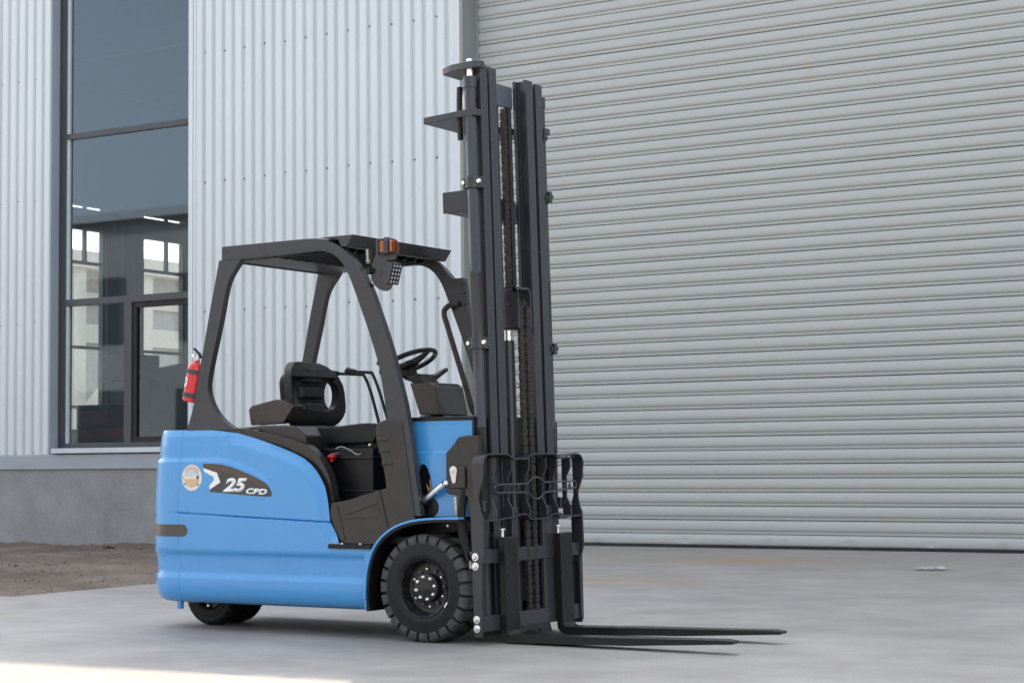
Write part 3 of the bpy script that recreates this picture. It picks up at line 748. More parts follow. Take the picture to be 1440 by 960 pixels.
# ribbed cover at the foot of the front pillar
mb = MB()
mb.prism(smooth_line([(-0.235, 1.235), (-0.285, 1.225), (-0.325, 1.195), (-0.322, 1.11), (-0.292, 1.022), (-0.262, 0.897), (-0.252, 0.845), (-0.15, 0.66)], 3) + [(-0.06, 0.66), (-0.15, 1.22)], 'y', -0.5145, -0.44)
for z, x in ((1.108, -0.30), (1.045, -0.288), (0.975, -0.270)):
    mb.prism([(x - 0.018, z), (x - 0.006, z + 0.032), (x + 0.062, z + 0.020), (x + 0.066, z + 0.004)], 'y', -0.522, -0.505)
pc = mb.build('pillar_cover', M_PLASTIC, T, bevel=0.007, seg=3); mirror(pc, T)
# ---- seat pedestal and seat
mb = MB(); mb.box(-0.90, -0.47, -0.345, 0.345, 0.55, 1.075); mb.box(-0.90, -0.462, -0.355, 0.355, 1.012, 1.028); mb.box(-0.88, -0.43, -0.35, 0.35, 0.82, 0.835)
for z in (0.70, 0.735, 0.77): mb.box(-0.70, -0.58, -0.352, -0.34, z, z + 0.012)
mb.build('seat_pedestal', M_BLACK, T, bevel=0.008)
mb = MB(); mb.box(-0.93, -0.50, -0.22, 0.22, 1.077, 1.12); mb.box(-0.98, -0.56, -0.24, -0.215, 1.10, 1.125); mb.build('seat_rail', M_BLACK, T, bevel=0.004)
mb = MB(); mb.cyl((-0.728, -0.34, 1.045), (-0.728, -0.40, 1.035), 0.012, 10)
knob = MB().lathe([(0, 0.018), (0.012, 0.017), (0.026, 0.010), (0.028, 0.002), (0.016, -0.008), (0.010, -0.018), (0.012, -0.024), (0, -0.026)], (-0.728, -0.40, 1.025), 'z', 16)
kb = knob.build('release_knob', M_REDK, T)
mb.build('knob_stem', M_CHROME, kb)
MB().tube(smooth_line([(-0.70, -0.40, 1.075), (-0.66, -0.39, 1.085), (-0.60, -0.38, 1.06), (-0.57, -0.37, 1.04), (-0.545, -0.36, 1.045)], 4), 0.003, 6).build('cable', M_ZINC, T)
mb = MB(); mb.tube([(-0.98, -0.235, 1.155), (-0.90, -0.24, 1.15)], 0.006, 6); mb.tube([(-0.545, -0.25, 1.105), (-0.53, -0.30, 1.095)], 0.007, 6); mb.build('seat_lever', M_CHROME, T)
seat = MB().prism(smooth_line([(-1.12, 1.10), (-1.10, 1.17), (-1.0, 1.20), (-0.8, 1.208), (-0.62, 1.222), (-0.54, 1.215), (-0.51, 1.18), (-0.525, 1.125), (-0.56, 1.105)], 4), 'y', -0.255, 0.255).build('seat', M_VINYL, T, bevel=0.03, seg=4)
def back_outline(w, z0, z1, rt, rb):
    o = []
    for cx, cz, a0, r in ((w - rt, z1 - rt, 0, rt), (-w + rt, z1 - rt, 90, rt), (-w + rb, z0 + rb, 180, rb), (w - rb, z0 + rb, 270, rb)):
        for i in range(7):
            q = radians(a0 + 90 * i / 6); o.append((cx + r * cos(q), cz + r * sin(q)))
    return o
mb = MB(); ol = back_outline(0.262, 1.205, 1.612, 0.185, 0.14)
ho = [oval(q * 0.180, 1.410, 0.046, 0.088, -q * 0.10, 20, 2.2) for q in (-1, 1)]
mb.prism(ol, 'x', -1.245, -1.190, ho)
mb.v = [(x - 0.10 * (z - 1.22) + 0.95 * max(0, abs(yy) - 0.08) ** 1.5, yy, z) for x, yy, z in mb.v]
bk = mb.build('backrest', M_VINYL, seat, bevel=0.016, seg=3)
def pad(x, z0, z1, w, th):
    mb = MB(); nn = 14; zc, hz = (z0 + z1) / 2, (z1 - z0) / 2
    for i in range(nn + 1):
        for k in range(nn + 1):
            a = -1 + 2 * k / nn; b = -1 + 2 * i / nn
            h = th * max(0, 1 - abs(a) ** 5) ** 0.5 * max(0, 1 - abs(b) ** 5) ** 0.5
            z = zc + b * hz; mb.v.append((x - 0.10 * (z - 1.22) + h, a * w, z))
    for i in range(nn):
        for k in range(nn): mb.f.append((i * (nn + 1) + k, i * (nn + 1) + k + 1, (i + 1) * (nn + 1) + k + 1, (i + 1) * (nn + 1) + k))
    return mb
for z0, z1 in ((1.235, 1.375), (1.38, 1.47), (1.475, 1.58)): pad(-1.187, z0, z1, 0.122, 0.045).build('back_cushion', M_VINYL, bk, ang=60)
mb = MB(); mb.prism(back_outline(0.125, 1.23, 1.55, 0.08, 0.08), 'x', -1.33, -1.258); mb.v = [(x - 0.10 * (z - 1.22), yy, z) for x, yy, z in mb.v]; mb.build('back_shell', M_BLACK, bk, bevel=0.02, seg=3)
mb = MB().prism([(-1.368, 1.315), (-1.345, 1.338), (-1.287, 1.347), (-1.27, 1.352), (-1.152, 1.372), (-1.06, 1.350), (-1.022, 1.330), (-1.098, 1.236), (-1.11, 1.231), (-1.345, 1.222), (-1.352, 1.228)], 'y', -0.385, -0.285)
mb.build('armrest', mat('armrest_plastic', (0.032, 0.025, 0.021), 0.3, var=0.15, vscale=12, bump=0.03, bscale=300), seat, bevel=0.008)
# hydraulic levers on the far side
mb = MB(); mb.tube(smooth_line([(-1.25, 0.30, 1.553), (-1.05, 0.30, 1.540), (-1.014, 0.30, 1.530), (-0.96, 0.30, 1.42), (-0.885, 0.30, 1.18)], 5), 0.010, 8)
mb.tube(smooth_line([(-1.13, 0.31, 1.560), (-0.98, 0.31, 1.551), (-0.955, 0.31, 1.538), (-0.90, 0.31, 1.42), (-0.815, 0.31, 1.18)], 5), 0.010, 8)
lv = mb.build('control_lever', M_BLACK, T)
mb = MB(); mb.tube([(-1.17, 0.31, 1.564), (-1.15, 0.31, 1.566), (-1.09, 0.31, 1.557), (-1.07, 0.31, 1.555)], [0.010, 0.024, 0.018, 0.010], 10)
mb.tube([(-1.29, 0.30, 1.556), (-1.26, 0.30, 1.556), (-1.22, 0.30, 1.553), (-1.2, 0.3, 1.55)], [0.012, 0.018, 0.016, 0.01], 10); mb.build('grip', M_BLACK, lv)
MB().box(-0.96, -0.76, 0.27, 0.36, 1.02, 1.19).build('lever_console', M_BLACK, T, bevel=0.01)
# ---- steering
mb = MB(); mb.prism([(-0.346, 1.452), (-0.205, 1.452), (-0.17, 1.43), (-0.135, 1.262), (-0.275, 1.262)], 'y', -0.155, 0.145)
mb.prism([(-0.30, 1.26), (-0.12, 1.26), (-0.10, 1.243), (-0.30, 1.243)], 'y', -0.13, 0.12)
con = mb.build('dash_console', M_PLASTIC, T, bevel=0.014, seg=3)
mb = MB(); mb.prism([(-0.45, 1.50), (-0.35, 1.512), (-0.29, 1.452), (-0.37, 1.452)], 'y', -0.085, 0.085)
mb.tube([(-0.42, 0, 1.49), (-0.455, 0, 1.56)], 0.028, 12); mb.build('steering_column', M_BLACK, T, bevel=0.01)
for pth in ([(-0.40, -0.03, 1.482), (-0.425, -0.07, 1.495), (-0.455, -0.115, 1.525), (-0.468, -0.13, 1.537)], [(-0.36, 0.04, 1.482), (-0.345, 0.11, 1.497), (-0.33, 0.17, 1.530), (-0.325, 0.20, 1.543)]):
    MB().tube(pth, [0.024, 0.020, 0.016, 0.013], 10).build('stalk', M_BLACK, T)
cw = Vector((-0.462, 0, 1.582)); tilt = radians(24)
mb = MB(); R = 0.170; n = 40; mseg = 10
for i in range(n):
    q = 2 * pi * i / n
    for k in range(mseg):
        p = 2 * pi * k / mseg; rr = R + 0.0145 * cos(p); mb.v.append((rr * cos(q), rr * sin(q), 0.0145 * sin(p)))
for i in range(n):
    for k in range(mseg): mb.f.append((i * mseg + k, ((i + 1) % n) * mseg + k, ((i + 1) % n) * mseg + (k + 1) % mseg, i * mseg + (k + 1) % mseg))
mb.lathe([(0, 0.004), (0.04, 0.002), (0.055, -0.012), (0.055, -0.03), (0.035, -0.045), (0, -0.045)], (0, 0, 0), 'z', 20)
for q in (0.0, 2.2, -2.2):
    a = Vector((cos(q), sin(q), 0)); mb.tube([a * 0.03 + Vector((0, 0, -0.018)), a * 0.10 + Vector((0, 0, -0.012)), a * R], [0.026, 0.018, 0.012], 8)
mb.xf(Matrix.Translation(cw) @ Matrix.Rotation(-tilt, 4, 'Y'))
sw = mb.build('steering_wheel', M_BLACK, T)
mb = MB(); mb.cyl((-0.135, -0.08, 0.01), (-0.135, -0.08, 0.05), 0.009, 8); mb.ball((-0.135, -0.08, 0.062), 0.024, 12, (1, 1, 0.8)); mb.xf(Matrix.Translation(cw) @ Matrix.Rotation(-tilt, 4, 'Y')); mb.build('spinner_knob', M_BLACK, sw)
# ---- overhead guard
railtop = smooth_line([(-0.83, 2.2985), (-0.735, 2.292), (-0.655, 2.270), (-0.576, 2.231), (-0.512, 2.18), (-0.449, 2.11), (-0.374, 1.993), (-0.324, 1.879), (-0.238, 1.663), (-0.178, 1.47), (-0.113, 1.229), (-0.027, 0.692)], 4)
railbot = smooth_line([(-0.165, 0.692), (-0.21, 0.92), (-0.25, 1.20), (-0.275, 1.36), (-0.312, 1.54), (-0.375, 1.719), (-0.425, 1.843), (-0.487, 1.989), (-0.538, 2.095), (-0.589, 2.16), (-0.653, 2.201), (-0.731, 2.219), (-0.84, 2.219)], 4)
rp_out = smooth_line([(-1.50, 2.215), (-1.527, 2.10), (-1.569, 1.93), (-1.616, 1.72), (-1.659, 1.54), (-1.698, 1.36), (-1.735, 1.25), (-1.76, 1.195)], 4)
rp_in = smooth_line([(-1.36, 1.195), (-1.44, 1.235), (-1.51, 1.29), (-1.565, 1.37), (-1.588, 1.455), (-1.570, 1.565), (-1.522, 1.739), (-1.482, 1.885), (-1.455, 2.00), (-1.418, 2.10), (-1.345, 2.19), (-1.33, 2.212)], 4)
mb = MB()
mb.prism([(-1.478, 2.205), (-1.478, 2.290), (-1.455, 2.290), (-1.455, 2.205)], 'y', -0.4545, 0.4545)   # rear beam
mb.prism([(-1.40, 2.205), (-1.40, 2.212), (-1.10, 2.215), (-1.10, 2.208)], 'y', -0.4545, 0.4545)
guard = mb.build('overhead_guard', M_GUARD, T, bevel=0.004)
for s in (-1, 1):
    a, b = (-0.505, -0.455) if s < 0 else (0.455, 0.505)
    MB().prism([(-1.478, 2.207), (-1.478, 2.290), (-1.470, 2.2965)] + railtop + railbot, 'y', a, b).build('front_pillar', M_GUARD, guard, bevel=0.006)
    MB().prism(rp_out + rp_in, 'y', a + 0.003, b - 0.003).build('rear_pillar', M_GUARD, guard, bevel=0.006)
# front flared lip plate
mb = MB(); mb.prism([(-0.74, 2.297), (-0.487, 2.2985), (-0.535, 2.232), (-0.57, 2.232), (-0.60, 2.28)], 'y', -0.507, 0.507)
mb.build('roof_lip', M_GUARD, guard, bevel=0.004)
for i in range(9):
    yy = -0.40 + 0.1 * i
    mb = MB(); mb.prism([(yy - 0.045, 2.214), (yy - 0.037, 2.207), (yy + 0.035, 2.268), (yy + 0.027, 2.276)], 'x', -1.45, -0.60)
    mb.build('roof_slat', M_STEEL, guard)
mb = MB().box(-1.45, -0.62, -0.452, 0.452, 2.281, 2.289); mb.build('roof_panel', M_STEEL, guard)
# brackets joining far pillar top to the cowl and the grab handle
mb = MB(); mb.prism([(-0.455, 2.118), (-0.37, 2.118), (-0.355, 2.04), (-0.345, 1.90), (-0.39, 1.90)], 'y', 0.46, 0.50)
for z in (2.09, 2.03, 1.96): mb.cyl((-0.36, 0.455, z), (-0.36, 0.435, z), 0.012, 8)
mb.build('pillar_bracket', M_GUARD, guard, bevel=0.003)
MB().tube(smooth_line([(-0.40, 0.44, 1.955), (-0.44, 0.42, 1.952), (-0.485, 0.42, 1.925), (-0.488, 0.42, 1.885), (-0.465, 0.42, 1.82), (-0.395, 0.42, 1.62), (-0.324, 0.42, 1.42), (-0.285, 0.42, 1.30), (-0.25, 0.42, 1.28)], 5), 0.017, 10).build('grab_handle', M_MAROON, T)
# latch near roof front corner
mb = MB(); mb.tube([(-0.44, -0.43, 2.215), (-0.435, -0.43, 2.15)], 0.012, 8); mb.ball((-0.435, -0.43, 2.145), 0.016, 10); mb.build('latch', mat('dull_zinc', (0.42, 0.42, 0.38), 0.45, metal=0.5), guard)
MB().box(-0.42, -0.395, -0.445, -0.41, 2.155, 2.215).build('latch_plate', M_BLACK, guard)
# lamp bracket with indicator and work lamp
lb = MB(); ol = smooth_line([(-0.412, 2.110), (-0.395, 2.155), (-0.365, 2.215), (-0.335, 2.266), (-0.31, 2.283), (-0.262, 2.272), (-0.24, 2.255), (-0.236, 2.16), (-0.262, 2.15), (-0.30, 2.145), (-0.325, 2.11), (-0.342, 2.06), (-0.335, 2.03), (-0.31, 2.015), (-0.275, 2.02), (-0.268, 2.0), (-0.30, 1.975), (-0.35, 1.985), (-0.385, 2.01), (-0.41, 2.045)], 3)
lb.prism(ol, 'y', -0.475, -0.462)
for x, z in ((-0.372, 2.148), (-0.360, 2.165), (-0.348, 2.182)): lb.box(x - 0.018, x + 0.018, -0.4775, -0.470, z, z + 0.004)
lbk = lb.build('lamp_bracket', M_GUARD, T, bevel=0.002); lbk.location = (0.028, 0, -0.012)
mb = MB(); mb.box(-0.43, -0.40, -0.50, -0.46, 2.075, 2.115); mb.box(-0.43, -0.40, -0.50, -0.46, 1.995, 2.02); mb.cyl((-0.40, -0.48, 2.095), (-0.385, -0.48, 2.095), 0.014, 8); mb.build('clamp', M_BLACK, lbk, bevel=0.003)
MB().box(-0.325, -0.292, -0.515, -0.476, 2.190, 2.262).build('indicator_lamp', M_AMBER, lbk, bevel=0.008, seg=3)
mb = MB(); mb.box(-0.291, -0.262, -0.52, -0.42, 2.182, 2.268); mb.box(-0.345, -0.326, -0.52, -0.476, 2.182, 2.268); mb.box(-0.325, -0.292, -0.51, -0.476, 2.180, 2.189); mb.box(-0.325, -0.292, -0.518, -0.476, 2.2625, 2.270); mb.build('lamp_housing', M_GUARD, lbk, bevel=0.004)
MB().box(-0.2615, -0.242, -0.512, -0.43, 2.190, 2.260).build('indicator_lamp', M_AMBER, lbk, bevel=0.010, seg=3)
mb = MB(); mb.box(-0.03, 0.02, -0.05, 0.05, -0.062, 0.062)
for i in range(5): mb.box(-0.045, -0.031, -0.045 + 0.02 * i, -0.037 + 0.02 * i, -0.055, 0.055)
Mx = Matrix.Translation((-0.275, -0.45, 2.075)) @ Matrix.Rotation(0.28, 4, 'Y')
wl = mb.xf(Mx).build('work_lamp', M_GUARD, lbk, bevel=0.004)
mb = MB()
for i in range(3):
    for j in range(5): mb.lathe([(0, 0.0225), (0.006, 0.0222), (0.0075, 0.0195)], (0.0, -0.028 + 0.028 * i, -0.046 + 0.023 * j), 'x', 8)
mb.xf(Mx).build('lens', M_LENS, wl)
mb = MB(); mb.tube(smooth_line([(-0.335, -0.47, 2.03), (-0.315, -0.47, 2.05), (-0.30, -0.465, 2.09), (-0.295, -0.46, 2.13)], 4), 0.005, 6); mb.tube(smooth_line([(-0.35, -0.47, 2.005), (-0.32, -0.47, 2.012), (-0.285, -0.465, 2.03)], 4), 0.005, 6); mb.build('cable', M_BLACK, lbk)

# ---- markings on the body
def plate(name, pts, m, y, parent, th=0.0015):
    return MB().prism(pts, 'y', y, y + th).build(name, m, parent, smooth=False)
dec = plate('decal', [(-1.596, 0.995), (-1.52, 0.993), (-1.456, 0.989), (-1.407, 0.979), (-1.35, 0.965), (-1.297, 0.948), (-1.23, 0.926), (-1.164, 0.901), (-1.13, 0.885), (-1.104, 0.869), (-1.086, 0.85), (-1.074, 0.832), (-1.069, 0.814), (-1.072, 0.803), (-1.082, 0.7995), (-1.176, 0.802), (-1.543, 0.827), (-1.54, 0.841), (-1.461, 0.883), (-1.487, 0.94), (-1.596, 0.969)], M_DECAL, -0.5325, body, 0.004)
plate('decal_painted_sheen', [(-1.586, 0.990), (-1.456, 0.985), (-1.407, 0.975), (-1.297, 0.944), (-1.164, 0.897), (-1.104, 0.865), (-1.10, 0.850), (-1.20, 0.886), (-1.321, 0.922), (-1.42, 0.945), (-1.487, 0.950), (-1.586, 0.974)], M_DECALB, -0.5335, dec)  # brown gloss reflection painted along the decal's upper edge
plate('chevron', [(-1.596, 0.969), (-1.487, 0.94), (-1.461, 0.883), (-1.543, 0.841), (-1.549, 0.862), (-1.509, 0.897), (-1.515, 0.916), (-1.587, 0.947)], M_WHITE, -0.5335, dec)
def lettering(txt, x0, x1, z0, z1, bold, shear, parent, sp=1.0, rise=0.0):
    cu = bpy.data.curves.new('lettering', 'FONT'); cu.body = txt; cu.size = 1; cu.offset = bold; cu.shear = shear; cu.space_character = sp
    cu.resolution_u = 6
    t = bpy.data.objects.new('lettering_source', cu); COL.objects.link(t)
    bpy.context.view_layer.update()
    me = bpy.data.meshes.new_from_object(t.evaluated_get(bpy.context.evaluated_depsgraph_get()))
    bpy.data.objects.remove(t); bpy.data.curves.remove(cu)
    xs = [v.co.x for v in me.vertices]; ys = [v.co.y for v in me.vertices]; ax, bx, ay, by = min(xs), max(xs), min(ys), max(ys)
    for v in me.vertices:
        k = (v.co.x - ax) / (bx - ax)
        v.co = Vector((x0 + (x1 - x0) * k, -0.5342, z0 + (z1 - z0) * (v.co.y - ay) / (by - ay) + rise * k))
    me.materials.clear(); me.materials.append(M_WHITE)
    bm = bmesh.new(); bm.from_mesh(me); r = bmesh.ops.extrude_face_region(bm, geom=bm.faces[:])
    for e in r['geom']:
        if isinstance(e, bmesh.types.BMVert): e.co.y += 0.001
    bmesh.ops.recalc_face_normals(bm, faces=bm.faces); bm.to_mesh(me); bm.free()
    o = bpy.data.objects.new('lettering', me); COL.objects.link(o); o.parent = parent; return o
lettering('25', -1.440, -1.254, 0.826, 0.909, 0.045, 0.30, dec, 0.98)
lettering('CPD', -1.262, -1.101, 0.815, 0.850, 0.05, 0.30, dec, 1.06, -0.006)
# round badge
def disc(cx, cz, rx, rz, a0=0, a1=360, n=40): return [(cx + rx * cos(radians(a0 + (a1 - a0) * i / n)), cz + rz * sin(radians(a0 + (a1 - a0) * i / n))) for i in range(n + (0 if a1 - a0 == 360 else 1))]
BX, BZ = -1.687, 0.911
bad = plate('badge', disc(BX, BZ, 0.079, 0.079), M_BADGE, -0.5325, body, 0.004)
plate('badge_ring', disc(BX, BZ, 0.056, 0.056), M_PINK, -0.5330, bad)
plate('badge_top', disc(BX, BZ, 0.052, 0.052, 0, 180), M_PALE, -0.5334, bad)
plate('badge_base', disc(BX, BZ - 0.001, 0.052, 0.052, 180, 360), M_TAN, -0.5334, bad)
plate('badge_bar', [(BX - 0.066, BZ + 0.010), (BX + 0.058, BZ + 0.012), (BX + 0.058, BZ - 0.008), (BX - 0.066, BZ - 0.008)], M_BADGE, -0.5338, bad)
plate('badge_mark', [(BX + 0.040, BZ + 0.010), (BX + 0.057, BZ + 0.012), (BX + 0.057, BZ - 0.008), (BX + 0.036, BZ - 0.006)], M_DECAL, -0.5342, bad)
plate('badge_mark', [(BX - 0.066, BZ + 0.010), (BX - 0.060, BZ + 0.010), (BX - 0.060, BZ - 0.008), (BX - 0.066, BZ - 0.008)], M_PINK, -0.5342, bad)
for a in (-40, 215): plate('badge_mark', disc(BX + 0.066 * cos(radians(a)), BZ + 0.066 * sin(radians(a)), 0.006, 0.006, 0, 360, 10), M_DECAL, -0.5342, bad)
ar = disc(BX, BZ, 0.071, 0.071, 35, 145, 24) + disc(BX, BZ, 0.060, 0.060, 35, 145, 24)[::-1]
plate('badge_mark', ar, mat('badge_salmon', (0.62, 0.42, 0.34), 0.4), -0.5342, bad)
# smoked corner lamp wrapped round the rear corner: follows the plan outline
mb = MB(); pl = [p for p in PLAN if p[0] <= -1.70 and p[1] < -0.30]
pl = [(-1.7245 - 0.036 * (1 - cos(pi / 2 * i / 9)), -0.53, 0, -1) for i in range(10)] + [p for p in pl if p[0] < -1.77]
for (x, yy, nx, ny) in pl:
    k = min(1, (-1.7245 - x) / 0.036); k = sqrt(max(0, 1 - (1 - k) ** 2)); hz = 0.036 * k
    o0, o1 = 0.0025, -0.02
    mb.v += [(x + nx * o0, yy + ny * o0, 0.594 - hz), (x + nx * o0, yy + ny * o0, 0.594 + hz), (x + nx * o1, yy + ny * o1, 0.594 + hz), (x + nx * o1, yy + ny * o1, 0.594 - hz)]
for i in range(len(pl) - 1):
    for a in range(4): mb.f.append((i * 4 + a, (i + 1) * 4 + a, (i + 1) * 4 + (a + 1) % 4, i * 4 + (a + 1) % 4))
mb.build('corner_lamp', M_REFL, body, ang=30)
MB().box(-1.86, -1.83, -0.47, -0.44, 0.118, 0.168).build('tow_stub', M_BLUE, body, bevel=0.004)

# ---- wheels
def tyre_mesh(R, w, lug, nl, rim):
    """axis along y, outer face at y=0, going to +w"""
    core = R - lug
    prof = [(rim, 0.012), (rim + 0.012, 0.004), (rim + 0.035, 0.0), (rim + 0.04, 0.002), (rim + 0.075, 0.000), (core - 0.028, 0.004), (core - 0.012, 0.010), (core, 0.030), (core + 0.002, w * 0.5), (core, w - 0.03), (core - 0.012, w - 0.01), (core - 0.04, w), (rim, w - 0.012)]
    mb = MB().lathe(prof, (0, 0, 0), 'y', 72)
    return mb
def lugs(R, w, lug, nl):
    mb = MB(); core = R - lug
    for side in (0, 1):
        for i in range(nl):
            q = 2 * pi * (i + 0.5 * side) / nl; dq = 2 * pi / nl
            h = dq * 0.40
            # one shoulder block: runs from the sidewall over the shoulder to the middle
            def P(r, yv, a):
                yy = yv if side == 0 else w - yv
                return (r * cos(q + a), yy, r * sin(q + a))
            sec = [(core - 0.034, 0.002, h * 0.86), (core - 0.012, -0.002, h * 0.92), (R - 0.014, 0.002, h), (R - 0.003, 0.014, h * 1.02), (R, w * 0.24, h * 1.0), (R, w * 0.36, h * 0.86), (R - 0.001, w * 0.46, h * 0.35)]
            vs = []
            for (r, yv, hh) in sec: vs += [P(r, yv, -hh), P(r, yv, hh)]
            nb_ = len(vs)
            for (r, yv, hh) in sec: vs += [P(core - 0.04 if r < core else core - 0.006, max(yv, 0.010), -hh * 1.05), P(core - 0.04 if r < core else core - 0.006, max(yv, 0.010), hh * 1.05)]
            fs = []
            for k in range(len(sec) - 1):
                a = 2 * k; fs.append((a, a + 1, a + 3, a + 2))
                fs.append((a, a + 2, nb_ + a + 2, nb_ + a)); fs.append((a + 1, nb_ + a + 1, nb_ + a + 3, a + 3))
            e = 2 * (len(sec) - 1); fs.append((e, e + 1, nb_ + e + 1, nb_ + e)); fs.append((0, nb_, nb_ + 1, 1))
            mb.add(vs, fs)
    return mb
def front_wheel(side):
    R, w = 0.300, 0.235
    rz = empty('front_wheel', (0, -0.53 if side < 0 else 0.53, 0.2985), 0 if side < 0 else pi); rz.parent = T
    ty = tyre_mesh(R, w, 0.020, 24, 0.160).build('tyre', M_RUBBER, rz, ang=50)
    lugs(R, w, 0.020, 24).build('tread', M_TREAD, rz, bevel=0.003, seg=1)
    mb = MB().lathe([(0.163, 0.012), (0.160, 0.004), (0.156, 0.006), (0.150, 0.018), (0.142, 0.060), (0.136, 0.072), (0.122, 0.076), (0.095, 0.072), (0.0, 0.072)], (0, 0, 0), 'y', 56)
    mb.build('rim', M_RIM, rz, ang=30)
    MB().lathe([(0.0, 0.030), (0.070, 0.030), (0.078, 0.034), (0.080, 0.042), (0.080, 0.072)], (0, 0, 0), 'y', 40).build('hub', M_RIM, rz, ang=30)
    nut = None
    for i in range(8):
        q = radians(12 + 45 * i)
        if nut is None:
            nut = MB().lathe([(0, -0.013), (0.006, -0.012), (0.011, -0.007), (0.0125, 0.0)], (0, 0, 0), 'y', 12).build('hub_bolt', M_CHROME, rz); o = nut
        else: o = dup(nut)
        o.location = (0.0625 * cos(q), 0.030, 0.0625 * sin(q))
    n2 = None
    for i in range(6):
        q = radians(35 + 60 * i)
        if n2 is None:
            n2 = MB().lathe([(0, -0.017), (0.006, -0.016), (0.0085, -0.010), (0.0085, 0.0)], (0, 0, 0), 'y', 10).build('stud', M_CHROME, rz); o = n2
        else: o = dup(n2)
        o.location = (0.104 * cos(q), 0.072, 0.104 * sin(q))
    n3 = None
    for i in range(6):
        q = radians(5 + 60 * i)
        if n3 is None:
            n3 = MB().lathe([(0, -0.006), (0.006, -0.007), (0.0065, -0.014), (0.009, -0.014), (0.0115, -0.010), (0.0115, 0.0)], (0, 0, 0), 'y', 6).build('wheel_nut', mat('dull_nut', (0.16, 0.16, 0.16), 0.3, metal=0.7), rz, ang=20); o = n3
        else: o = dup(n3)
        o.location = (0.100 * cos(q), 0.072, 0.100 * sin(q))
    # white chalk mark on the side wall
    mb = MB(); d0, d1 = radians(-34), radians(-24); 
    mb.add([(0.176 * cos(d0) + a, -0.0015, 0.176 * sin(d0) + b) for a, b in ((-0.004, 0.002), (0.004, -0.002))] + [(0.176 * cos(d1) + a + 0.004, -0.0015, 0.176 * sin(d1) + b) for a, b in ((0.004, -0.002), (-0.004, 0.002))], [(0, 1, 2, 3)])
    mb.build('side_mark', M_WHITE, rz, smooth=False)
front_wheel(-1); front_wheel(1)
for yy in (-0.215, -0.045):
    r = empty('rear_wheel', (-1.83, yy, 0.2035), 0); r.parent = T
    tyre_mesh(0.205, 0.14, 0.014, 22, 0.105).build('tyre', M_RUBBER, r, ang=50)
    lugs(0.205, 0.14, 0.014, 22).build('tread', M_RUBBER, r, bevel=0.002, seg=1)
    MB().lathe([(0.107, 0.010), (0.105, 0.004), (0.10, 0.008), (0.095, 0.03), (0.07, 0.034), (0, 0.034)], (0, 0, 0), 'y', 40).build('rim', M_RIM, r, ang=30)
    MB().lathe([(0, 0.012), (0.007, 0.012), (0.012, 0.018), (0.012, 0.034)], (-0.02, 0, -0.085), 'y', 10).build('stud', M_CHROME, r)
MB().box(-1.90, -1.76, -0.073, -0.047, 0.12, 0.5).build('steer_axle', M_BLACK, T)

# ================================================================== MAST (own frame, leaning back)
MX, MT = 0.362, 0.0274
def rail(yo, yi, xf_, xb, z0, z1, th=0.020, web=0.016):
    """I-section between yo and yi, front face at xf_, back at xb"""
    mb = MB(); lo, hi = min(yo, yi), max(yo, yi); c = (lo + hi) / 2
    pts = [(xf_, lo), (xf_, hi), (xf_ - th, hi), (xf_ - th, c + web / 2), (xb + th, c + web / 2), (xb + th, hi), (xb, hi), (xb, lo), (xb + th, lo), (xb + th, c - web / 2), (xf_ - th, c - web / 2), (xf_ - th, lo)]
    return mb.prism(pts, 'z', z0, z1)
ZM = 3.19
mst = MB()
for s in (-1, 1): 
    r = rail(s * 0.335, s * 0.262, 0.006, -0.095, 0.10, ZM + (0.038 if s < 0 else 0.022)); mst.add(r.v, r.f)
# cross members behind the rails
mst.box(-0.245, -0.096, -0.33, 0.33, 0.32, 0.44)
mast = mst.build('mast', M_STEEL, T, bevel=0.003, loc=(MX, 0, 0), rot=(0, -MT, 0))
for s in (-1, 1):
    rail(s * 0.237, s * 0.160, 0.002, -0.092, 0.09, ZM + (0.036 if s < 0 else 0.030)).build('inner_rail', M_STEEL, mast, bevel=0.003)
# top plate, mid plate, box tie
mb = MB(); mb.prism([(0.040, -0.338), (-0.098, -0.338), (-0.098, -0.17), (-0.243, -0.17), (-0.243, -0.345), (-0.15, -0.395), (0.01, -0.405), (0.040, -0.385)], 'z', ZM + 0.002, ZM + 0.042)
mb.build('top_plate', M_STEEL, mast, bevel=0.004)
mb = MB(); mb.prism([(0.014, -0.405), (0.014, -0.340), (-0.099, -0.337), (-0.20, -0.10), (-0.20, 0.10), (-0.099, 0.337), (0.014, 0.340), (0.014, 0.40), (-0.10, 0.40), (-0.365, 0.36), (-0.365, -0.375), (-0.09, -0.408)], 'z', 2.922, 2.960)
mb.build('mid_plate', M_STEEL, mast, bevel=0.004)
mb = MB(); mb.prism([(-0.27, 2.405), (-0.27, 2.521), (-0.262, 2.521), (-0.262, 2.413), (-0.098, 2.413), (-0.098, 2.405)], 'y', -0.30, 0.30)
mb.prism([(-0.275, 2.403), (-0.275, 2.523), (-0.097, 2.523), (-0.097, 2.403)], 'y', -0.335, -0.321); mb.prism([(-0.275, 2.403), (-0.275, 2.523), (-0.097, 2.523), (-0.097, 2.403)], 'y', 0.321, 0.335)
mb.build('cross_tie', M_STEEL, mast, bevel=0.003)
for z in (3.054, 2.378):
    MB().box(-0.110, -0.093, -0.159, 0.159, z, z + 0.130).build('cross_plate', mat('tie_plate_lit_tone', (0.085, 0.105, 0.125), 0.45, var=0.06), mast, bevel=0.004)  # mast paint lightened to blue-grey, the lit front put into the colour
MB().box(-0.11, -0.093, -0.159, 0.159, 0.20, 0.34).build('cross_plate', M_STEEL, mast, bevel=0.004)
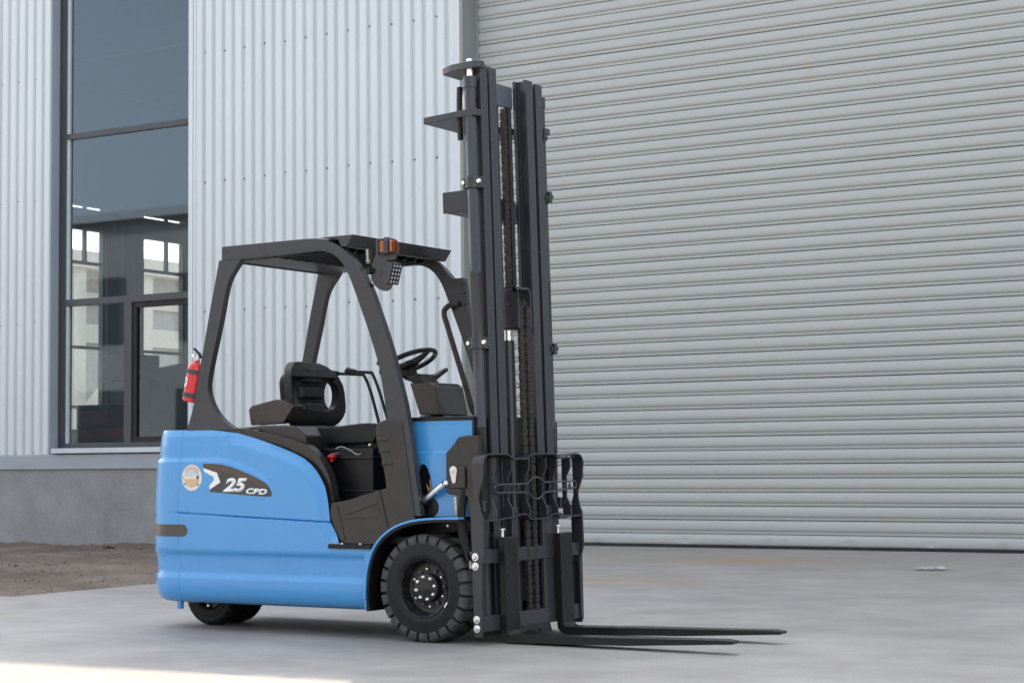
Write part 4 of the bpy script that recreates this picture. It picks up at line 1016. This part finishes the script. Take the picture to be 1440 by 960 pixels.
# lift cylinders
for s in (-1, 1):
    yc = s * 0.372
    mb = MB().lathe([(0, 0.14), (0.033, 0.14), (0.033, 1.18), (0.0345, 1.182), (0.0345, 1.19), (0.033, 1.192), (0.033, 2.04), (0.0342, 2.042), (0.0342, 2.05), (0.033, 2.052), (0.033, 3.085), (0.038, 3.087), (0.038, 3.148), (0, 3.148)], (-0.040, yc, 0), 'z', 28)
    cy = mb.build('lift_cylinder', M_STEEL, mast, ang=40)
    if s < 0:
        MB().lathe([(0, 3.148), (0.018, 3.148), (0.018, ZM + 0.006), (0.0, ZM + 0.006)], (-0.040, yc, 0), 'z', 16).build('piston_rod', M_CHROME, cy)
        MB().lathe([(0, ZM + 0.062), (0.014, ZM + 0.062), (0.017, ZM + 0.056), (0.017, ZM + 0.046)], (-0.040, yc, 0), 'z', 12).build('end_nut', M_CHROME, cy)
    for z in (2.55, 1.65, 0.75):
        mb = MB(); mb.lathe([(0.034, -0.033), (0.043, -0.033), (0.043, 0.033), (0.034, 0.033)], (-0.040, yc, z), 'z', 24, close=True)
        mb.box(-0.098, -0.078, yc - 0.018, yc + 0.018, z - 0.035, z + 0.03); mb.box(-0.002, 0.022, yc - 0.015, yc + 0.035 if s < 0 else yc + 0.015, z - 0.035, z + 0.03)
        cl = mb.build('clamp', M_STEEL, cy, bevel=0.003)
        for x in (-0.090, 0.012):
            MB().lathe([(0, s * 0.012), (0.011, s * 0.010), (0.014, s * 0.003), (0.014, 0)], (x, yc + s * 0.02, z), 'y', 12).build('bolt', M_CHROME, cy)
    # short hose and fitting beside the cylinder head
    mb = MB().tube(smooth_line([(-0.115, yc + s * 0.0, 2.80), (-0.118, yc, 2.90), (-0.115, yc, 3.02), (-0.11, yc, 3.10)], 4), 0.017, 8); mb.build('hose', M_BLACK, cy)
    mb = MB().tube([(-0.082, yc, 2.955), (-0.082, yc, 3.04), (-0.075, yc, 3.07), (-0.05, yc, 3.075)], [0.012, 0.010, 0.009, 0.009], 8); mb.build('fitting', M_BADGE, cy)
# centre free-lift cylinder
fc = MB().lathe([(0, 0.14), (0.036, 0.14), (0.036, 1.68), (0, 1.68)], (-0.055, -0.035, 0), 'z', 24).build('free_lift_cylinder', M_STEEL, mast, ang=40)
mb = MB()
for i, z in enumerate((1.68, 1.70, 1.72)): mb.lathe([(0, z), (0.030 - 0.003 * (i % 2), z), (0.030 - 0.003 * (i % 2), z + 0.0195), (0, z + 0.0195)], (-0.055, -0.035, 0), 'z', 20)
mb.build('rod_collar', M_CHROME, fc)
mb = MB(); mb.prism([(-0.10, 1.745), (-0.10, 1.97), (-0.085, 1.985), (0.030, 1.985), (0.045, 1.97), (0.052, 1.90), (0.052, 1.745), (0.045, 1.745), (0.045, 1.95), (-0.06, 1.95), (-0.06, 1.745)], 'y', -0.078, -0.070)
mb.prism([(-0.10, 1.745), (-0.10, 1.97), (-0.085, 1.985), (0.030, 1.985), (0.045, 1.96), (0.045, 1.745)], 'y', -0.078, -0.068)
mb.prism([(-0.10, 1.745), (-0.10, 1.97), (-0.085, 1.985), (0.030, 1.985), (0.045, 1.96), (0.045, 1.745)], 'y', 0.062, 0.072)
mb.box(-0.095, 0.032, -0.068, 0.062, 1.968, 1.985); mb.box(-0.10, -0.02, -0.068, 0.062, 1.742, 1.765)
mb.build('crosshead', M_STEEL, fc, bevel=0.004)
mb = MB()
for yy in (-0.035, 0.030): mb.lathe([(0.0, -0.02), (0.055, -0.02), (0.055, -0.014), (0.045, -0.012), (0.045, 0.012), (0.055, 0.014), (0.055, 0.02), (0, 0.02)], (-0.025, yy, 1.885), 'y', 24)
mb.cyl((-0.025, -0.085, 1.885), (-0.025, -0.06, 1.885), 0.018, 12); mb.build('sheave', M_CHAIN, fc)
# chains
def chain(x, yy, z0, z1, wd=0.036):
    mb = MB(); p = 0.026; n = int((z1 - z0) / p)
    for i in range(n):
        z = z0 + i * p
        offs = (-0.5, -0.17, 0.17, 0.5) if i % 2 == 0 else (-0.34, 0.0, 0.34)
        for o_ in offs:
            c = yy + o_ * wd
            mb.prism([(x - 0.010, z - 0.004), (x - 0.010, z + p * 0.9), (x - 0.005, z + p * 1.1), (x + 0.005, z + p * 1.1), (x + 0.010, z + p * 0.9), (x + 0.010, z - 0.004), (x + 0.005, z - 0.012), (x - 0.005, z - 0.012)], 'y', c - 0.0022, c + 0.0022)
        mb.cyl((x, yy - wd * 0.62, z), (x, yy + wd * 0.62, z), 0.0048, 6)
    o = mb.build('chain', M_CHAIN, mast, smooth=False); return o
chain(0.032, -0.035, 0.16, 1.90); chain(0.032, 0.040, 0.16, 1.90)
chain(-0.075, 0.022, 1.99, 3.05, 0.042)
mb = MB(); mb.tube([(-0.085, -0.045, 1.98), (-0.085, -0.045, 3.05)], 0.017, 8); mb.tube([(-0.088, 0.088, 1.98), (-0.088, 0.088, 3.05)], 0.024, 8); mb.build('hose', M_BLACK, mast)
# far-side rollers seen at the mast edge
for z in (2.54, 1.645, 2.905):
    mb = MB().lathe([(0, 0.022), (0.020, 0.022), (0.026, 0.016), (0.026, -0.02), (0, -0.02)], (-0.01, 0.352, z), 'y', 18); mb.build('roller_pin', M_STEEL, mast, ang=30)
# tilt bracket at the near foot of the mast, and its cylinder
for s in (-1,):
    ya, yb = (-0.475, -0.432) if s < 0 else (0.432, 0.475)
    mb = MB().prism([(0.085, 0.83), (0.085, 1.045), (0.10, 1.055), (0.138, 1.090), (0.165, 1.128), (0.215, 1.135), (0.30, 1.135), (0.30, 0.70), (0.235, 0.70), (0.225, 0.80), (0.10, 0.815)], 'y', ya, yb)
    mb.v = [(x + 0.038, yy, z) for (x, yy, z) in mb.v]
    if s < 0: mb.box(0.150, 0.26, -0.492, -0.474, 0.845, 0.965)
    br = mb.build('tilt_bracket', M_PLASTIC, T, bevel=0.008)
    if s < 0:
        mb = MB().prism(disc(0.142, 0.945, 0.024, 0.024, -10, 190, 14) + disc(0.146, 0.885, 0.012, 0.012, 190, 350, 8), 'y', -0.501, -0.493); mb.v = [(x + 0.046, yy, z) for (x, yy, z) in mb.v]
        mb.lathe([(0, -0.008), (0.010, -0.008), (0.012, 0)], (0.188, -0.501, 0.945), 'y', 12); mb.build('pin_keeper', M_BADGE, br, bevel=0.003)
        MB().ball((0.135, -0.487, 0.874), 0.018, 12).build('rod_end', M_CHROME, br)
        tc_ = MB().tube([(-0.035, -0.445, 0.782), (0.118, -0.480, 0.868)], 0.021, 14).build('tilt_cylinder', M_CHROME, T)
        MB().tube([(-0.085, -0.43, 0.755), (-0.03, -0.446, 0.785)], 0.036, 14).build('gland', M_BLACK, tc_)
        MB().lathe([(0, -0.006), (0.05, -0.006), (0.06, 0.01)], (-0.012, -0.425, 0.74), 'y', 16).build('end_cap', M_BLACK, tc_)
hs = MB().tube(smooth_line([(0.235, -0.46, 0.84), (0.222, -0.47, 0.74), (0.228, -0.475, 0.64), (0.25, -0.475, 0.53), (0.268, -0.47, 0.45)], 5), 0.026, 10).build('hose', M_BLACK, T)
mb = MB().tube([(0.186, -0.475, 0.80), (0.192, -0.475, 0.775), (0.203, -0.48, 0.70), (0.208, -0.48, 0.68)], [0.010, 0.013, 0.014, 0.009], 10); mb.build('fitting', M_ZINC, hs)
mb = MB().tube([(0.276, -0.47, 0.50), (0.282, -0.47, 0.41)], 0.013, 10); mb.build('fitting', M_ZINC, hs)

# ---- carriage, backrest and forks in the mast frame
cr = MB()
cr.box(0.0, 0.040, -0.53, 0.53, 0.437, 0.512); cr.box(0.0, 0.040, -0.53, 0.53, 0.072, 0.158)
for i in range(8): 
    yy = -0.42 + 0.12 * i
    cr.box(0.012, 0.034, yy - 0.012, yy + 0.012, 0.508, 0.5165)
cr.prism([(0.0, -0.20), (0.036, -0.20), (0.036, -0.135), (0.012, -0.13), (0.012, -0.185), (0.0, -0.185)], 'z', 0.10, 0.74)
cr.prism([(0.0, 0.235), (0.036, 0.235), (0.036, 0.13), (0.012, 0.125), (0.012, 0.20), (0.0, 0.20)], 'z', 0.10, 0.74)
cr.prism([(-0.22, 0.02), (-0.20, 0.072), (0.18, 0.072), (0.20, 0.02), (0.10, 0.03), (0.07, 0.045), (-0.08, 0.045)], 'x', 0.0, 0.035)
car = cr.build('carriage', M_STEEL, T, bevel=0.004, loc=(MX, 0, 0), rot=(0, -MT, 0))
def end_plate(y, th):
    ol = smooth_line([(-0.012, 0.045), (-0.012, 0.70)], 2) + [(-0.004, 0.745), (0.008, 0.79), (0.008, 0.90), (0.006, 0.965), (0.008, 0.984)] \
        + [(0.084, 0.984), (0.080, 0.965), (0.076, 0.93), (0.076, 0.90), (0.060, 0.86), (0.040, 0.81), (0.040, 0.775), (0.052, 0.72), (0.064, 0.69), (0.066, 0.49), (0.05, 0.44), (0.046, 0.075), (0.036, 0.045)]
    return MB().prism(ol, 'y', y, y + th)
for y, th in ((-0.545, 0.014), (0.531, 0.014)):
    ep = end_plate(y, th).build('end_plate', M_STEEL, car, bevel=0.003)
    if y < 0:
        for x, z in ((0.012, 0.478), (0.012, 0.428), (0.010, 0.142), (0.010, 0.094)):
            bl = MB(); bl.lathe([(0, -0.016), (0.010, -0.015), (0.0135, -0.010), (0.0145, -0.004), (0.019, -0.003), (0.019, 0.0)], (x, y, z), 'y', 6)
            bl.lathe([(0.0, -0.003), (0.021, -0.003), (0.021, 0.0)], (x, y - 0.0002, z), 'y', 18); bl.build('bolt', M_CHROME, car, ang=25)
# far slotted plate below
mb = MB(); mb.prism([(0.0, 0.075), (0.052, 0.075), (0.052, 0.43), (0.0, 0.43)], 'y', 0.505, 0.530, [[(0.012, 0.13), (0.040, 0.13), (0.040, 0.40), (0.012, 0.40)]]); mb.build('slot_plate', M_STEEL, car)
# backrest strips: ribbons that run across and step down in two places
def strip(zs, x0, x1, y0, y1, th=0.010):
    n = len(zs); mb = MB(); top = list(zs); bot = offset(zs, th)
    return mb.prism(top + bot[::-1], 'x', x0, x1)
R_ = 0.09
topz = [(-0.5455, 0.962), (-0.5425, 0.988), (-0.533, 1.010), (-0.512, 1.027), (-0.475, 1.035), (-0.30, 1.036), (-0.255, 1.022), (-0.22, 1.008), (-0.08, 1.010), (-0.045, 1.030), (0.0, 1.036), (0.22, 1.036), (0.255, 1.012), (0.29, 1.010), (0.34, 1.014), (0.38, 1.032), (0.44, 1.036), (0.475, 1.035), (0.512, 1.027), (0.533, 1.010), (0.5425, 0.988), (0.5455, 0.962)]
strip(topz, 0.006, 0.080, 0, 0, 0.009).build('backrest_rail', M_STEEL, car)
lowz = [(-0.531, 0.672), (-0.40, 0.676), (-0.27, 0.684), (-0.16, 0.700), (-0.09, 0.700), (-0.05, 0.672), (0.0, 0.668), (0.15, 0.672), (0.20, 0.692), (0.28, 0.694), (0.33, 0.668), (0.38, 0.672), (0.531, 0.676)]
strip(lowz, 0.020, 0.070, 0, 0, 0.009).build('backrest_rail', M_STEEL, car, bevel=0.002)
barp = lambda w: [(0.012, 0.675), (0.012, 1.012), (0.070, 1.012), (0.070, 0.95), (0.042, 0.90), (0.040, 0.78), (0.068, 0.725), (0.068, 0.675)]
for y in (-0.40, -0.235, -0.05, 0.135, 0.255, 0.405):
    MB().prism(barp(0), 'y', y - 0.006, y + 0.006).build('backrest_bar', M_STEEL, car, bevel=0.002)
# lattice emblem bar: two rods, rounded ends, small ties and the hexagon in the middle
mb = MB(); xx = 0.078
up = [(-0.435, 0.842), (-0.425, 0.858), (-0.40, 0.863), (-0.09, 0.865), (-0.04, 0.895), (0.0, 0.900), (0.04, 0.895), (0.09, 0.870), (0.42, 0.872), (0.445, 0.868), (0.452, 0.85)]
lo = [(-0.435, 0.842), (-0.425, 0.824), (-0.40, 0.818), (-0.09, 0.816), (-0.04, 0.784), (0.0, 0.776), (0.04, 0.784), (0.09, 0.812), (0.42, 0.832), (0.445, 0.836), (0.452, 0.85)]
for ln in (up, lo): mb.tube([(xx, a, b) for a, b in ln], 0.006, 6)
for a in (-0.34, -0.29, -0.20, -0.12, 0.14, 0.20, 0.30, 0.36):
    mb.tube([(xx, a, 0.822), (xx, a + 0.015, 0.864)], 0.0045, 5); mb.tube([(xx, a + 0.03, 0.822), (xx, a + 0.015, 0.864)], 0.0045, 5)
mb.build('lattice_bar', M_STEEL, car)
# forks
def fork(yc, w):
    x0 = 0.044; t = 0.042; L_ = 1.378
    ol = [(x0, 0.575), (x0 + t - 0.006, 0.578), (x0 + t, 0.572), (x0 + t, 0.075)]
    for i in range(5):
        q = radians(180 + 90 * i / 4); ol.append((x0 + t + 0.03 + 0.03 * cos(q), 0.072 + 0.03 * sin(q)))
    ol += [(x0 + 0.5, 0.042), (x0 + L_ - 0.05, 0.036), (x0 + L_, 0.030), (x0 + L_ + 0.004, 0.022), (x0 + L_ - 0.004, 0.014), (x0 + L_ - 0.25, 0.009), (x0 + L_ - 0.60, 0.0), (x0 + 0.075, 0.0)]
    for i in range(1, 5):
        q = radians(270 - 90 * i / 4); ol.append((x0 + 0.03 + 0.055 * cos(q) + 0.025, 0.055 + 0.055 * sin(q)))
    mb = MB().prism(ol, 'y', yc - w / 2, yc + w / 2)
    for i, p in enumerate(mb.v):                      # tips taper in plan
        x = p[0] - x0 - (L_ - 0.40)
        if x > 0: mb.v[i] = (p[0], yc + (p[1] - yc) * (1 - 0.42 * (x / 0.40) ** 1.6), p[2])
    fk = mb.build('fork', M_FORK, T, bevel=0.004, loc=(MX, 0, 0), rot=(0, -MT, 0))
    pin = MB().lathe([(0, 0.622), (0.017, 0.622), (0.018, 0.617), (0.011, 0.614), (0.009, 0.60), (0.009, 0.575), (0, 0.575)], (x0 + 0.014, yc - 0.045, 0), 'z', 14)
    pin.build('fork_pin', M_CHROME, fk)
fork(-0.292, 0.135); fork(0.303, 0.135)

# ---- fire extinguisher strapped behind the near rear pillar
ex = MB().lathe([(0, 0.0), (0.040, 0.0), (0.048, 0.005), (0.050, 0.014), (0.050, 0.198), (0.047, 0.216), (0.036, 0.232), (0.022, 0.240), (0.016, 0.243), (0.016, 0.256)], (0, 0, 0), 'z', 32)
E0 = empty('fire_extinguisher', (-1.752, -0.475, 1.372), 0); E0.rotation_euler = (0, 0.225, 0)
tag(E0, 'small red fire extinguisher strapped to the rear pillar of the forklift guard', 'fire extinguisher')
ex.build('cylinder', M_RED, E0, ang=40)
mstrap = mat('strap_dark', (0.05, 0.055, 0.05), 0.6)
for z0 in (0.028, 0.172):
    MB().lathe([(0.0503, z0 - 0.001), (0.0535, z0), (0.0535, z0 + 0.026), (0.0503, z0 + 0.027)], (0, 0, 0), 'z', 32, close=True).build('strap', mstrap, E0)
MB().lathe([(0, 0.254), (0.014, 0.254), (0.014, 0.272), (0.010, 0.282), (0, 0.282)], (0, 0, 0), 'z', 16).build('valve', M_BADGE, E0)
mb = MB().prism([(-0.045, 0.318), (-0.040, 0.326), (0.012, 0.300), (0.030, 0.276), (0.022, 0.270), (0.004, 0.290)], 'y', -0.009, 0.009); mb.build('handle', M_BLACK, E0, bevel=0.002)
mb = MB().tube([(-0.062, 0, 0.276), (-0.03, 0, 0.279), (0.0, 0, 0.278)], 0.003, 6); mb.lathe([(0, -0.012), (0.011, -0.012), (0.011, 0.0), (0, 0)], (-0.022, -0.008, 0.279), 'y', 14); mb.build('gauge', M_CHROME, E0)
mb = MB(); pts = []
for i in range(21):
    t = i / 20 * 2 * pi; a = radians(236) + 0.48 * cos(t); pts.append((0.0508 * cos(a), 0.0508 * sin(a), 0.118 + 0.034 * sin(t)))
mb.add([(0.0508 * cos(radians(236)), 0.0508 * sin(radians(236)), 0.118)] + pts[:-1], [(0, 1 + i, 1 + (i + 1) % 20) for i in range(20)]); mb.build('label', M_WHITE, E0)
mb = MB(); mb.prism([(0.048, 0.02), (0.075, 0.02), (0.075, 0.20), (0.048, 0.20)], 'y', -0.015, 0.015); mb.build('bracket', mstrap, E0)
